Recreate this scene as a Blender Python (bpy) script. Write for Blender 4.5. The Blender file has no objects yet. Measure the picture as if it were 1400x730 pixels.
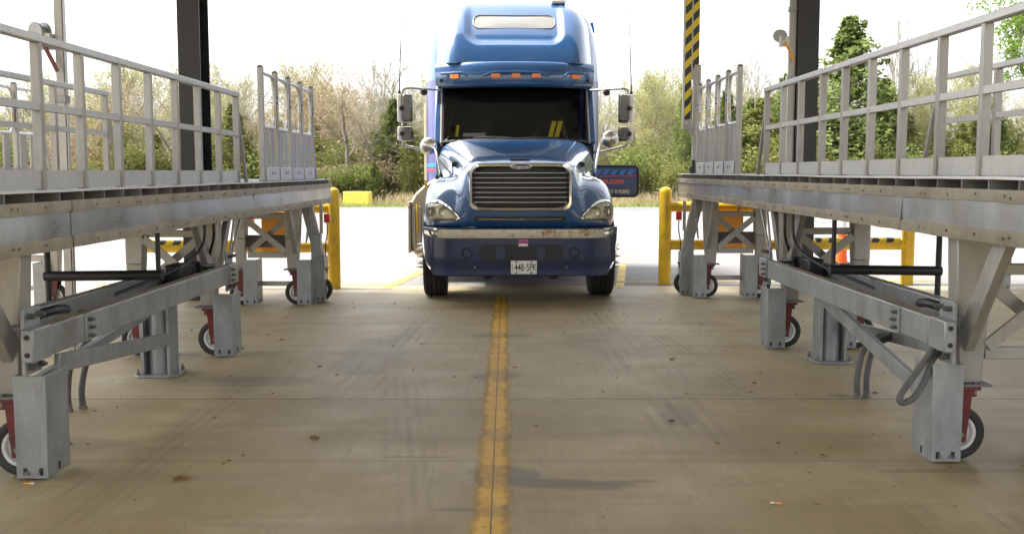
import bpy, bmesh, math, random
from mathutils import Vector, Matrix, Quaternion, noise
from mathutils.bvhtree import BVHTree
R = math.radians
SC = bpy.context.scene
COL = SC.collection
random.seed(7)

# ------------------------------------------------------------------ materials
def nodes(name):
    m = bpy.data.materials.new(name); m.use_nodes = True
    nt = m.node_tree; nt.nodes.clear()
    return m, nt, nt.nodes, nt.links
def N(ns, t, **kw):
    n = ns.new(t)
    for k, v in kw.items():
        if k.startswith('i_'): n.inputs[k[2:].replace('_', ' ')].default_value = v
        else: setattr(n, k, v)
    return n
def ramp(ns, stops):
    r = ns.new('ShaderNodeValToRGB'); e = r.color_ramp.elements
    while len(e) > 1: e.remove(e[-1])
    e[0].position, e[0].color = stops[0][0], stops[0][1]
    for p, c in stops[1:]:
        x = e.new(p); x.color = c
    return r
def g(v): return (v, v, v, 1)
def mat(name, base, rough=.5, metal=0., var=.12, scale=3., stretch=(1, 1, 1), bump=0., bscale=40., coat=0., dirt=None, dscale=1.5, damt=.5, rvar=.12, spec=.5, spangle=0., streak=0.):
    """Principled with tone variation, optional dirt colour, roughness variation and fine bump."""
    m, nt, ns, L = nodes(name)
    out = N(ns, 'ShaderNodeOutputMaterial'); b = N(ns, 'ShaderNodeBsdfPrincipled')
    L.new(b.outputs[0], out.inputs[0])
    tc = N(ns, 'ShaderNodeTexCoord'); mp = N(ns, 'ShaderNodeMapping'); mp.inputs['Scale'].default_value = stretch
    L.new(tc.outputs['Object'], mp.inputs[0])
    n1 = N(ns, 'ShaderNodeTexNoise', i_Scale=scale, i_Detail=6., i_Roughness=.6); L.new(mp.outputs[0], n1.inputs['Vector'])
    lo = [max(0, c*(1-var)) for c in base]+[1]; hi = [min(1, c*(1+var)) for c in base]+[1]
    rp = ramp(ns, [(.3, lo), (.7, hi)]); L.new(n1.outputs[0], rp.inputs[0])
    col = rp.outputs[0]
    if dirt:
        n2 = N(ns, 'ShaderNodeTexNoise', i_Scale=dscale, i_Detail=8., i_Roughness=.65); L.new(mp.outputs[0], n2.inputs['Vector'])
        r2 = ramp(ns, [(.45, g(0)), (.72, g(damt))]); L.new(n2.outputs[0], r2.inputs[0])
        mx = N(ns, 'ShaderNodeMix', data_type='RGBA'); L.new(r2.outputs[0], mx.inputs[0]); L.new(col, mx.inputs[6]); mx.inputs[7].default_value = (*dirt, 1)
        col = mx.outputs[2]
    if spangle:
        v = N(ns, 'ShaderNodeTexVoronoi', i_Scale=55.); L.new(tc.outputs['Object'], v.inputs['Vector']); hv = N(ns, 'ShaderNodeHueSaturation'); hv.inputs['Saturation'].default_value = 0; L.new(v.outputs['Color'], hv.inputs['Color'])
        mv = N(ns, 'ShaderNodeMix', data_type='RGBA', blend_type='OVERLAY'); mv.inputs[0].default_value = spangle; L.new(col, mv.inputs[6]); L.new(hv.outputs[0], mv.inputs[7]); col = mv.outputs[2]
    if streak:
        m4 = N(ns, 'ShaderNodeMapping'); m4.inputs['Scale'].default_value = (9, 9, .7); L.new(tc.outputs['Object'], m4.inputs[0])
        n4 = N(ns, 'ShaderNodeTexNoise', i_Scale=2., i_Detail=7., i_Roughness=.7); L.new(m4.outputs[0], n4.inputs['Vector'])
        r4 = ramp(ns, [(.50, g(0)), (.74, g(streak))]); L.new(n4.outputs[0], r4.inputs[0])
        m5 = N(ns, 'ShaderNodeMix', data_type='RGBA'); L.new(r4.outputs[0], m5.inputs[0]); L.new(col, m5.inputs[6]); m5.inputs[7].default_value = (.12, .10, .075, 1); col = m5.outputs[2]
    L.new(col, b.inputs['Base Color'])
    b.inputs['Metallic'].default_value = metal; b.inputs['Specular IOR Level'].default_value = spec
    mr = N(ns, 'ShaderNodeMapRange'); mr.inputs[3].default_value = max(.02, rough-rvar); mr.inputs[4].default_value = min(1, rough+rvar)
    L.new(n1.outputs[0], mr.inputs[0]); L.new(mr.outputs[0], b.inputs['Roughness'])
    if coat: b.inputs['Coat Weight'].default_value = coat; b.inputs['Coat Roughness'].default_value = .04
    if bump:
        n3 = N(ns, 'ShaderNodeTexNoise', i_Scale=bscale, i_Detail=4.); L.new(mp.outputs[0], n3.inputs['Vector'])
        bp = N(ns, 'ShaderNodeBump', i_Strength=bump, i_Distance=.01); L.new(n3.outputs[0], bp.inputs['Height']); L.new(bp.outputs[0], b.inputs['Normal'])
    return m

M = {}
M['alum'] = mat('mill_aluminium', (.385, .375, .35), .40, .5, .2, 5, (1, 1, .35), .2, 60, dirt=(.17, .145, .11), dscale=2.5, damt=.6, streak=.25)
M['panel'] = mat('brushed_aluminium_panel', (.43, .45, .475), .33, .8, .34, 1.6, (1, 1.1, .8), .2, 80, dirt=(.33, .285, .21), dscale=1.3, damt=.75, rvar=.2, streak=.12)
M['flange'] = mat('tan_weathered_aluminium', (.30, .262, .198), .5, .35, .22, 6, (1, 1, 1), .3, 40, dirt=(.17, .14, .10), dscale=2.5, damt=.65)
M['kick'] = mat('bright_aluminium_sheet', (.53, .53, .52), .4, .4, .14, 3, (1, 1, .5), .15, 60, dirt=(.30, .275, .235), dscale=3, damt=.45, streak=.15)
M['galv'] = mat('galvanised_steel', (.29, .31, .318), .42, .4, .2, 7, (1, 1, .5), .15, 70, dirt=(.20, .195, .175), dscale=2.2, damt=.6, spangle=.05, streak=.28)
M['zinc'] = mat('zinc_bolt', (.20, .195, .18), .4, .7, .3, 20)
M['column'] = mat('black_painted_steel', (.014, .014, .015), .45, 0, .25, 4, dirt=(.04, .037, .033), damt=.4)
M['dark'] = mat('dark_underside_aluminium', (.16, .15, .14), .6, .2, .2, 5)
M['red'] = mat('oxide_red_paint', (.115, .010, .010), .45, 0, .25, 8, dirt=(.07, .03, .025), dscale=6, damt=.5)
M['redlamp'] = mat('red_plastic', (.6, .02, .02), .3, 0, .1)
M['rubber'] = mat('black_rubber', (.018, .018, .018), .75, 0, .3, 12, bump=.2, dirt=(.06, .055, .045), dscale=5, damt=.6)
M['hose'] = mat('grey_flexible_conduit', (.085, .085, .088), .55, 0, .15, 20, dirt=(.15, .14, .12), dscale=8, damt=.4)
M['black'] = mat('black_plastic', (.012, .012, .013), .5, 0, .2, 8)
M['rim'] = mat('white_enamel_rim', (.66, .66, .63), .4, 0, .1, 8, dirt=(.28, .24, .2), dscale=6, damt=.6)
M['yellow'] = mat('safety_yellow_paint', (.80, .50, .012), .42, 0, .1, 3, dirt=(.42, .27, .05), dscale=5, damt=.6, streak=.3)
M['paleyellow'] = mat('sun_faded_yellow_paint', (.78, .62, .10), .7, 0, .12, 4, bump=.3)
M['orange'] = mat('orange_board_paint', (.78, .30, .02), .5, 0, .08, 4)
M['cone'] = mat('fluorescent_orange_plastic', (.85, .11, .015), .45, 0, .08, 4)
M['white'] = mat('white_paint', (.75, .75, .73), .5, 0, .06, 5)
M['roofm'] = mat('pale_roof_sheet', (.50, .49, .46), .6, 0, .08, 1)
M['blue'] = mat('blue_truck_paint', (.012, .078, .225), .3, .12, .1, 1.2, coat=1., rvar=.06, dirt=(.10, .11, .12), dscale=2.2, damt=.16); M['blue'].node_tree.nodes['Principled BSDF'].inputs['Coat IOR'].default_value = 1.65
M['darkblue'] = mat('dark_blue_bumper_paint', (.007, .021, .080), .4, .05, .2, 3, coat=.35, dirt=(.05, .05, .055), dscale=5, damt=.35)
M['purple'] = mat('violet_blue_side_paint', (.07, .075, .24), .35, .2, .1, 2, coat=.7)
M['chrome'] = mat('chrome', (.75, .74, .72), .10, 1., .06, 4, rvar=.05)
M['dullchrome'] = mat('dull_polished_steel', (.55, .53, .50), .28, 1., .14, 6, dirt=(.3, .26, .2), dscale=6, damt=.35)
M['tank'] = mat('polished_tank_steel', (.40, .345, .25), .35, .7, .3, 3, (3, 1, 1), dirt=(.3, .23, .13), damt=.5)
M['amber'] = mat('amber_lens', (.85, .20, .01), .25, 0, .05, 4, coat=.5)
M['plate'] = mat('plate_white', (.75, .76, .74), .4, 0, .05, 20)
M['ink'] = mat('dark_ink', (.012, .014, .02), .5, 0, .1)
M['pink'] = mat('pink_sticker', (.62, .07, .22), .5, 0, .15, 30)
M['lensbulb'] = mat('headlamp_reflector', (.95, .90, .76), .3, .05, .2, 14, (1, 1, .3))
M['hatch'] = mat('pale_grey_hatch', (.24, .24, .235), .5, 0, .06, 3)
M['seal'] = mat('grey_rubber_seal', (.13, .14, .15), .5, 0, .1)
M['signblue'] = mat('navy_door_vinyl', (.020, .055, .17), .3, 0, .1, 2, coat=.6)
M['brightblue'] = mat('bright_blue_vinyl', (.02, .20, .70), .35, 0, .1)
M['redvinyl'] = mat('red_vinyl', (.55, .03, .05), .4, 0, .05)
M['orangevinyl'] = mat('orange_red_vinyl', (.82, .10, .02), .4, 0, .05)
M['tanvinyl'] = mat('tan_vinyl', (.62, .50, .30), .4, 0, .05)
M['seat'] = mat('dark_cab_fabric', (.008, .008, .008), .8, 0, .2, 5)
M['paper'] = mat('paper', (.6, .6, .56), .7, 0, .06)
M['reflectyellow'] = mat('yellow_reflection', (.85, .72, .03), .5, 0, .05)  # colour of the strips that imitate yellow reflections in the windscreen
M['green'] = mat('green_paint', (.16, .42, .04), .5, 0, .1)
M['leafbrown'] = mat('dead_leaf', (.20, .11, .035), .8, 0, .35, 30)
M['bark'] = mat('grey_brown_bark', (.17, .14, .115), .9, 0, .3, 6, (1, 1, .3), .5, 20)
M['twig'] = mat('brown_twig', (.255, .235, .175), .9, 0, .25, 3)
M['pinktwig'] = mat('reddish_twig', (.29, .215, .16), .9, 0, .25, 3)

def rusty():
    m, nt, ns, L = nodes('rusty_white_band')
    out = N(ns, 'ShaderNodeOutputMaterial'); b = N(ns, 'ShaderNodeBsdfPrincipled'); L.new(b.outputs[0], out.inputs[0])
    tc = N(ns, 'ShaderNodeTexCoord'); mp = N(ns, 'ShaderNodeMapping'); L.new(tc.outputs['Object'], mp.inputs[0])
    n = N(ns, 'ShaderNodeTexNoise', i_Scale=14., i_Detail=9., i_Roughness=.75); L.new(mp.outputs[0], n.inputs['Vector'])
    n2 = N(ns, 'ShaderNodeTexNoise', i_Scale=3., i_Detail=3.); L.new(mp.outputs[0], n2.inputs['Vector'])
    ad = N(ns, 'ShaderNodeMath', operation='MULTIPLY_ADD'); L.new(n2.outputs[0], ad.inputs[0]); ad.inputs[1].default_value = .5; L.new(n.outputs[0], ad.inputs[2])
    r = ramp(ns, [(.75, (.58, .55, .47, 1)), (.83, (.50, .42, .29, 1)), (.91, (.27, .13, .04, 1)), (.98, (.07, .03, .02, 1))])
    L.new(ad.outputs[0], r.inputs[0]); L.new(r.outputs[0], b.inputs['Base Color']); b.inputs['Roughness'].default_value = .6
    return m
M['rust'] = rusty()

def stripes():
    m, nt, ns, L = nodes('yellow_black_hazard_stripes')
    out = N(ns, 'ShaderNodeOutputMaterial'); b = N(ns, 'ShaderNodeBsdfPrincipled'); L.new(b.outputs[0], out.inputs[0])
    tc = N(ns, 'ShaderNodeTexCoord'); sp = N(ns, 'ShaderNodeSeparateXYZ'); L.new(tc.outputs['Object'], sp.inputs[0])
    a = N(ns, 'ShaderNodeMath', operation='SUBTRACT'); L.new(sp.outputs[2], a.inputs[0]); L.new(sp.outputs[0], a.inputs[1])
    y = N(ns, 'ShaderNodeMath', operation='SUBTRACT'); L.new(a.outputs[0], y.inputs[0]); L.new(sp.outputs[1], y.inputs[1])
    d = N(ns, 'ShaderNodeMath', operation='MULTIPLY'); L.new(y.outputs[0], d.inputs[0]); d.inputs[1].default_value = 4.9
    f = N(ns, 'ShaderNodeMath', operation='FRACT'); L.new(d.outputs[0], f.inputs[0])
    r = ramp(ns, [(0, (.72, .53, .02, 1)), (.5, (.03, .03, .032, 1))]); r.color_ramp.interpolation = 'CONSTANT'
    L.new(f.outputs[0], r.inputs[0]); L.new(r.outputs[0], b.inputs['Base Color']); b.inputs['Roughness'].default_value = .5
    return m
M['hazard'] = stripes()

def glass(name, tint, gl=.06):
    m, nt, ns, L = nodes(name)
    out = N(ns, 'ShaderNodeOutputMaterial'); t = N(ns, 'ShaderNodeBsdfTransparent'); t.inputs[0].default_value = (*tint, 1)
    gb = N(ns, 'ShaderNodeBsdfGlossy', i_Roughness=.03); f = N(ns, 'ShaderNodeFresnel', i_IOR=1.45)
    mx = N(ns, 'ShaderNodeMixShader'); L.new(f.outputs[0], mx.inputs[0]); L.new(t.outputs[0], mx.inputs[1]); L.new(gb.outputs[0], mx.inputs[2]); L.new(mx.outputs[0], out.inputs[0])
    return m
M['glass'] = glass('tinted_windscreen_glass', (.74, .76, .75))
M['lens'] = glass('clear_headlamp_lens', (.93, .91, .82))
def mirrorm():
    m = mat('mirror_glass', (.6, .62, .62), .04, 1., .02, 2, rvar=.02); return m
M['mirror'] = mirrorm()
M['smoke'] = mat('dark_chrome_housing', (.10, .095, .085), .15, .9, .3, 6)

def foliage(name, cols, tr=.35):
    m, nt, ns, L = nodes(name)
    out = N(ns, 'ShaderNodeOutputMaterial'); ge = N(ns, 'ShaderNodeNewGeometry')
    st = [(i/(len(cols)-1), (*c, 1)) for i, c in enumerate(cols)]
    r = ramp(ns, st); oi = N(ns, 'ShaderNodeObjectInfo')
    tc = N(ns, 'ShaderNodeTexCoord'); n = N(ns, 'ShaderNodeTexNoise', i_Scale=.9, i_Detail=3.); L.new(tc.outputs['Object'], n.inputs['Vector'])
    a = N(ns, 'ShaderNodeMath', operation='MULTIPLY_ADD'); L.new(ge.outputs['Random Per Island'], a.inputs[0]); a.inputs[1].default_value = .45
    s = N(ns, 'ShaderNodeMath', operation='MULTIPLY_ADD'); L.new(n.outputs[0], s.inputs[0]); s.inputs[1].default_value = 1.3; s.inputs[2].default_value = -.4
    L.new(s.outputs[0], a.inputs[2]); L.new(a.outputs[0], r.inputs[0])
    hs = N(ns, 'ShaderNodeHueSaturation'); L.new(r.outputs[0], hs.inputs['Color'])
    mr = N(ns, 'ShaderNodeMapRange'); L.new(oi.outputs['Random'], mr.inputs[0]); mr.inputs[3].default_value = .75; mr.inputs[4].default_value = 1.25; L.new(mr.outputs[0], hs.inputs['Value'])
    d = N(ns, 'ShaderNodeBsdfDiffuse'); t = N(ns, 'ShaderNodeBsdfTranslucent'); L.new(hs.outputs[0], d.inputs[0]); L.new(hs.outputs[0], t.inputs[0])
    mx = N(ns, 'ShaderNodeMixShader'); mx.inputs[0].default_value = tr; L.new(d.outputs[0], mx.inputs[1]); L.new(t.outputs[0], mx.inputs[2]); L.new(mx.outputs[0], out.inputs[0])
    return m
M['cedar'] = foliage('cedar_foliage', [(.075, .10, .032), (.135, .17, .055), (.22, .25, .09)], .35)
M['olive'] = foliage('olive_evergreen_foliage', [(.11, .12, .036), (.18, .19, .06), (.26, .26, .10)], .35)
M['spring'] = foliage('spring_leaf_foliage', [(.24, .24, .09), (.31, .315, .12), (.38, .385, .17)], .4)
M['freshgreen'] = foliage('fresh_green_foliage', [(.12, .20, .025), (.19, .31, .04), (.29, .42, .07)], .45)
M['bud'] = foliage('pinkish_bud_foliage', [(.26, .195, .125), (.32, .26, .165), (.35, .32, .18)], .3)
M['scrub'] = foliage('scrub_foliage', [(.095, .12, .035), (.155, .18, .055), (.215, .215, .09)], .35)
M['straw'] = foliage('dry_straw', [(.34, .27, .16), (.43, .36, .22), (.50, .44, .28)], .35)
M['grass'] = foliage('verge_grass', [(.17, .20, .07), (.24, .27, .10), (.31, .33, .14)], .3)

def concrete_floor():
    m, nt, ns, L = nodes('stained_broomed_concrete')
    out = N(ns, 'ShaderNodeOutputMaterial'); b = N(ns, 'ShaderNodeBsdfPrincipled'); L.new(b.outputs[0], out.inputs[0])
    tc = N(ns, 'ShaderNodeTexCoord'); P = tc.outputs['Object']
    def noi(scale, st=(1, 1, 1), det=6., rot=0, rough=.6):
        mp = N(ns, 'ShaderNodeMapping'); mp.inputs['Scale'].default_value = st; mp.inputs['Rotation'].default_value = (0, 0, rot); L.new(P, mp.inputs[0])
        n = N(ns, 'ShaderNodeTexNoise', i_Scale=scale, i_Detail=det, i_Roughness=rough); L.new(mp.outputs[0], n.inputs['Vector']); return n.outputs[0]
    def mix(fac, a, c):
        x = N(ns, 'ShaderNodeMix', data_type='RGBA'); x.clamp_factor = True
        L.new(fac, x.inputs[0])
        if isinstance(a, tuple): x.inputs[6].default_value = a
        else: L.new(a, x.inputs[6])
        if isinstance(c, tuple): x.inputs[7].default_value = c
        else: L.new(c, x.inputs[7])
        return x.outputs[2]
    def mth(op, a, c=None, d=None):
        x = N(ns, 'ShaderNodeMath', operation=op)
        for i, v in enumerate((a, c, d)):
            if v is None: continue
            if isinstance(v, (int, float)): x.inputs[i].default_value = v
            else: L.new(v, x.inputs[i])
        return x.outputs[0]
    base = ramp(ns, [(.30, (.22, .166, .074, 1)), (.5, (.29, .224, .106, 1)), (.72, (.35, .28, .146, 1))])
    L.new(noi(.55, (1, 1.3, 1), 9, .2), base.inputs[0]); col = base.outputs[0]
    # dusty pale scuffs, long in the driving direction
    r = ramp(ns, [(.48, g(0)), (.70, g(.7))]); L.new(noi(1.1, (1, .9, 1), 9, -.25), r.inputs[0])
    col = mix(r.outputs[0], col, (.42, .35, .215, 1))
    sx = N(ns, 'ShaderNodeSeparateXYZ'); L.new(P, sx.inputs[0]); X, Y = sx.outputs[0], sx.outputs[1]
    # dusty zone toward the open end of the bay
    stp = N(ns, 'ShaderNodeMapRange', interpolation_type='SMOOTHSTEP'); L.new(mth('ADD', Y, mth('MULTIPLY', mth('SUBTRACT', noi(3, (1, 1, 1), 6), .5), .5)), stp.inputs[0]); stp.inputs[1].default_value = 6.95; stp.inputs[2].default_value = 7.25
    z = mth('MULTIPLY', mth('ADD', mth('MULTIPLY', mth('SUBTRACT', Y, 7.0), .07), .5), stp.outputs[0]); z = mth('MULTIPLY', z, noi(.9, (1, 1.4, 1), 5)); 
    col = mix(mth('MULTIPLY', z, .75), col, (.47, .425, .32, 1))
    # broom strokes along the bay and fine tyre scuffs
    br = noi(60, (1, .02, 1), 3, -.03); rb = ramp(ns, [(.42, g(0)), (.6, g(1))]); L.new(br, rb.inputs[0])
    col = mix(mth('MULTIPLY', rb.outputs[0], .13), col, (.12, .10, .07, 1))
    br2 = noi(18, (1, .05, 1), 2, .33); rb2 = ramp(ns, [(.58, g(0)), (.68, g(1))]); L.new(br2, rb2.inputs[0])
    msk = ramp(ns, [(.5, g(0)), (.62, g(1))]); L.new(noi(.7, (1, 1, 1), 3), msk.inputs[0])
    col = mix(mth('MULTIPLY', mth('MULTIPLY', rb2.outputs[0], msk.outputs[0]), .35), col, (.13, .11, .085, 1))
    # tyre tracks: two dark bands with fine ribs
    def track(cx, w_, slope, y0, y1, amt, col):
        d = mth('DIVIDE', mth('SUBTRACT', mth('SUBTRACT', X, cx), mth('MULTIPLY', mth('SUBTRACT', Y, 7), slope)), w_)
        e = mth('SUBTRACT', 1, mth('MINIMUM', mth('ABSOLUTE', d), 1))
        ribs = mth('ADD', mth('MULTIPLY', mth('SINE', mth('MULTIPLY', d, 17)), .5), .5)
        win = mth('MULTIPLY', N_map(Y, y0, y0+1.2), N_map(Y, y1, y1-1.2))
        brk = ramp(ns, [(.42, g(0)), (.58, g(1))]); L.new(noi(1.7, (2.5, .5, 1), 7), brk.inputs[0])
        return mix(mth('MULTIPLY', mth('MULTIPLY', mth('MULTIPLY', mth('POWER', e, .5), ribs), mth('MULTIPLY', win, brk.outputs[0])), amt), col, (.10, .085, .055, 1))
    def N_map(v, a, b):
        q = N(ns, 'ShaderNodeMapRange'); L.new(v, q.inputs[0]); q.inputs[1].default_value = a; q.inputs[2].default_value = b; return q.outputs[0]
    for a_ in ((-1.15, .26, .05, 6.5, 12, .55), (-1.55, .16, .16, 6.8, 11.5, .7), (1.05, .28, -.03, 5.0, 12.5, .5), (-.75, .2, -.12, 4, 8.5, .5), (1.7, .18, -.10, 6.8, 11, .6), (-1.95, .22, .02, 3.5, 9, .22)): col = track(*a_, col)
    # crossways wash marks
    cw = noi(2.2, (.25, 1.6, 1), 6); rc = ramp(ns, [(.52, g(0)), (.66, g(.5))]); L.new(cw, rc.inputs[0])
    col = mix(mth('MULTIPLY', rc.outputs[0], .8), col, (.18, .14, .07, 1))
    # damp / oil stains with outlines of their own
    wob = mth('MULTIPLY', mth('ADD', mth('SUBTRACT', noi(2.6, (1, 1, 1), 6), .5), mth('MULTIPLY', mth('SUBTRACT', noi(16, (1, 1, 1), 5, 0, .75), .5), .55)), 1.6)
    def stain(cx, cy, rx, ry, amt, c, col, tilt=0):
        dx = mth('DIVIDE', mth('SUBTRACT', X, cx), rx)
        yy = mth('SUBTRACT', Y, cy)
        if tilt: yy = mth('SUBTRACT', yy, mth('MULTIPLY', mth('SUBTRACT', X, cx), tilt))
        dy = mth('DIVIDE', yy, ry)
        q = mth('SQRT', mth('ADD', mth('MULTIPLY', dx, dx), mth('MULTIPLY', dy, dy)))
        q = mth('ADD', q, wob)
        mr = N(ns, 'ShaderNodeMapRange'); L.new(q, mr.inputs[0]); mr.inputs[1].default_value = 1.1; mr.inputs[2].default_value = .75; mr.inputs[3].default_value = 0; mr.inputs[4].default_value = amt
        return mix(mr.outputs[0], col, c)
    dk = (.105, .085, .058, 1)
    col = stain(-.02, 5.27, .24, .16, .75, dk, col); col = stain(.22, 5.13, .42, .10, .75, dk, col, -.12); col = stain(.5, 5.14, .3, .035, .5, dk, col, .12)
    col = stain(-.09, 6.05, .12, .07, .8, dk, col); col = stain(-.13, 7.9, .22, .16, .6, dk, col); col = stain(-.14, 9.9, .3, .12, .5, dk, col)
    col = stain(-.25, 4.72, .16, .03, .6, dk, col); col = stain(-.55, 5.62, .2, .02, .5, dk, col)
    col = stain(2.35, 7.2, .12, .06, .5, dk, col); col = stain(-2.6, 5.9, .4, .15, .4, dk, col)
    col = stain(1.1, 6.6, .10, .3, .45, dk, col); col = stain(.95, 9.5, .5, .9, .35, dk, col); col = stain(-1.2, 8.8, .35, 1.0, .4, dk, col); col = stain(-2.1, 7.7, .7, .22, .4, dk, col); col = stain(2.4, 5.35, .5, .05, .5, dk, col)
    # speckle
    sp = N(ns, 'ShaderNodeTexVoronoi', i_Scale=5.5); L.new(P, sp.inputs['Vector'])
    rs = ramp(ns, [(.035, g(.8)), (.06, g(0))]); L.new(sp.outputs[0], rs.inputs[0])
    col = mix(rs.outputs[0], col, (.07, .055, .04, 1))
    fine = noi(90, (1, 1, 1), 2); fr = ramp(ns, [(.3, g(.9)), (.5, g(0))]); L.new(fine, fr.inputs[0]); col = mix(mth('MULTIPLY', fr.outputs[0], .22), col, (.10, .085, .06, 1))
    # saw-cut joints; the faint last entry is a painted shadow line
    jw = mth('MULTIPLY', mth('SUBTRACT', noi(7, (1, 1, 1), 5), .5), .05)
    def joint_or_shadow(v, pos, w, amt, col):
        d = mth('ABSOLUTE', mth('SUBTRACT', mth('ADD', v, jw), pos))
        mr = N(ns, 'ShaderNodeMapRange'); L.new(d, mr.inputs[0]); mr.inputs[1].default_value = w; mr.inputs[2].default_value = w*.35; mr.inputs[3].default_value = 0; mr.inputs[4].default_value = amt
        return mix(mr.outputs[0], col, (.06, .05, .035, 1))
    for py, a in ((7.09, .8), (10.72, .7), (13.25, .75), (3.5, .7), (5.54, .22)): col = joint_or_shadow(Y, py, .016 if a > .5 else .03, a, col)
    L.new(col, b.inputs['Base Color'])
    rr = N(ns, 'ShaderNodeMapRange'); L.new(noi(1.6, (1, 1, 1), 6), rr.inputs[0]); rr.inputs[3].default_value = .42; rr.inputs[4].default_value = .72; L.new(rr.outputs[0], b.inputs['Roughness'])
    bp = N(ns, 'ShaderNodeBump', i_Strength=.25, i_Distance=.004); L.new(mth('ADD', br, mth('MULTIPLY', fine, .7)), bp.inputs['Height']); L.new(bp.outputs[0], b.inputs['Normal'])
    return m
M['floor'] = concrete_floor()
M['apron'] = mat('pale_yard_concrete', (.165, .162, .154), .8, 0, .16, .35, (1, 2.5, 1), .15, 60, dirt=(.13, .127, .118), dscale=.3, damt=.7)
M['road'] = mat('worn_grey_asphalt', (.125, .125, .135), .8, 0, .15, .5, (1, 3, 1), .2, 50)
M['soil'] = mat('leaf_litter_ground', (.24, .19, .12), .95, 0, .3, .5, dirt=(.12, .15, .05), dscale=.3, damt=.8)

def line_paint(name, colr, wear=.5, edge=True, cx=0., half=.075):
    m, nt, ns, L = nodes(name)
    out = N(ns, 'ShaderNodeOutputMaterial'); b = N(ns, 'ShaderNodeBsdfPrincipled', i_Roughness=.6); t = N(ns, 'ShaderNodeBsdfTransparent'); mx = N(ns, 'ShaderNodeMixShader')
    tc = N(ns, 'ShaderNodeTexCoord'); n = N(ns, 'ShaderNodeTexNoise', i_Scale=7., i_Detail=9., i_Roughness=.7); L.new(tc.outputs['Object'], n.inputs['Vector'])
    n2 = N(ns, 'ShaderNodeTexNoise', i_Scale=.9, i_Detail=3.); L.new(tc.outputs['Object'], n2.inputs['Vector'])
    sp = N(ns, 'ShaderNodeSeparateXYZ'); L.new(tc.outputs['Object'], sp.inputs[0])
    d = N(ns, 'ShaderNodeMath', operation='SUBTRACT'); L.new(sp.outputs[0], d.inputs[0]); d.inputs[1].default_value = cx
    ab = N(ns, 'ShaderNodeMath', operation='ABSOLUTE'); L.new(d.outputs[0], ab.inputs[0])
    mr = N(ns, 'ShaderNodeMapRange'); L.new(ab.outputs[0], mr.inputs[0]); mr.inputs[1].default_value = half; mr.inputs[2].default_value = half*.35; mr.inputs[3].default_value = -.5; mr.inputs[4].default_value = .16
    a = N(ns, 'ShaderNodeMath', operation='ADD'); L.new(n.outputs[0], a.inputs[0]); L.new(mr.outputs[0], a.inputs[1])
    a2 = N(ns, 'ShaderNodeMath', operation='MULTIPLY_ADD'); L.new(n2.outputs[0], a2.inputs[0]); a2.inputs[1].default_value = .35; L.new((a if edge else n).outputs[0], a2.inputs[2])
    r = ramp(ns, [(wear-.26, g(0)), (wear+.30, g(.95))]); L.new(a2.outputs[0], r.inputs[0]); L.new(r.outputs[0], mx.inputs[0])
    c = ramp(ns, [(.3, (colr[0]*.72, colr[1]*.68, colr[2]*.7, 1)), (.7, (*colr, 1))]); L.new(n.outputs[0], c.inputs[0])
    if edge:   # crack down the middle of the line
        w = N(ns, 'ShaderNodeMath', operation='MULTIPLY_ADD'); L.new(n.outputs[0], w.inputs[0]); w.inputs[1].default_value = .02; w.inputs[2].default_value = -.01
        e = N(ns, 'ShaderNodeMath', operation='ADD'); L.new(d.outputs[0], e.inputs[0]); L.new(w.outputs[0], e.inputs[1])
        f = N(ns, 'ShaderNodeMath', operation='ABSOLUTE'); L.new(e.outputs[0], f.inputs[0])
        q = N(ns, 'ShaderNodeMath', operation='LESS_THAN'); L.new(f.outputs[0], q.inputs[0]); q.inputs[1].default_value = .0035
        k = N(ns, 'ShaderNodeMix', data_type='RGBA'); L.new(q.outputs[0], k.inputs[0]); L.new(c.outputs[0], k.inputs[6]); k.inputs[7].default_value = (.07, .045, .02, 1)
        L.new(k.outputs[2], b.inputs['Base Color'])
    else: L.new(c.outputs[0], b.inputs['Base Color'])
    if edge:
        src = b.inputs['Base Color'].links[0].from_socket
        for cy, ry in ((5.27, .26), (6.05, .13), (7.9, .28), (9.9, .22), (4.7, .1), (11.4, .5)):
            q = N(ns, 'ShaderNodeMath', operation='SUBTRACT'); L.new(sp.outputs[1], q.inputs[0]); q.inputs[1].default_value = cy
            q2 = N(ns, 'ShaderNodeMath', operation='ABSOLUTE'); L.new(q.outputs[0], q2.inputs[0])
            q3 = N(ns, 'ShaderNodeMath', operation='MULTIPLY_ADD'); L.new(n.outputs[0], q3.inputs[0]); q3.inputs[1].default_value = ry*1.6; q3.inputs[2].default_value = -ry*.8
            q4 = N(ns, 'ShaderNodeMath', operation='ADD'); L.new(q2.outputs[0], q4.inputs[0]); L.new(q3.outputs[0], q4.inputs[1])
            q5 = N(ns, 'ShaderNodeMapRange'); L.new(q4.outputs[0], q5.inputs[0]); q5.inputs[1].default_value = ry; q5.inputs[2].default_value = ry*.5; q5.inputs[3].default_value = 0; q5.inputs[4].default_value = .4
            q6 = N(ns, 'ShaderNodeMix', data_type='RGBA'); L.new(q5.outputs[0], q6.inputs[0]); L.new(src, q6.inputs[6]); q6.inputs[7].default_value = (.15, .10, .04, 1); src = q6.outputs[2]
        L.new(src, b.inputs['Base Color'])
    L.new(t.outputs[0], mx.inputs[1]); L.new(b.outputs[0], mx.inputs[2]); L.new(mx.outputs[0], out.inputs[0])
    return m
M['line'] = line_paint('worn_yellow_floor_paint', (.68, .41, .045), .43, True, 0., .105)
M['yardline'] = line_paint('faded_yellow_yard_paint', (.72, .50, .07), .42, False)

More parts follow.
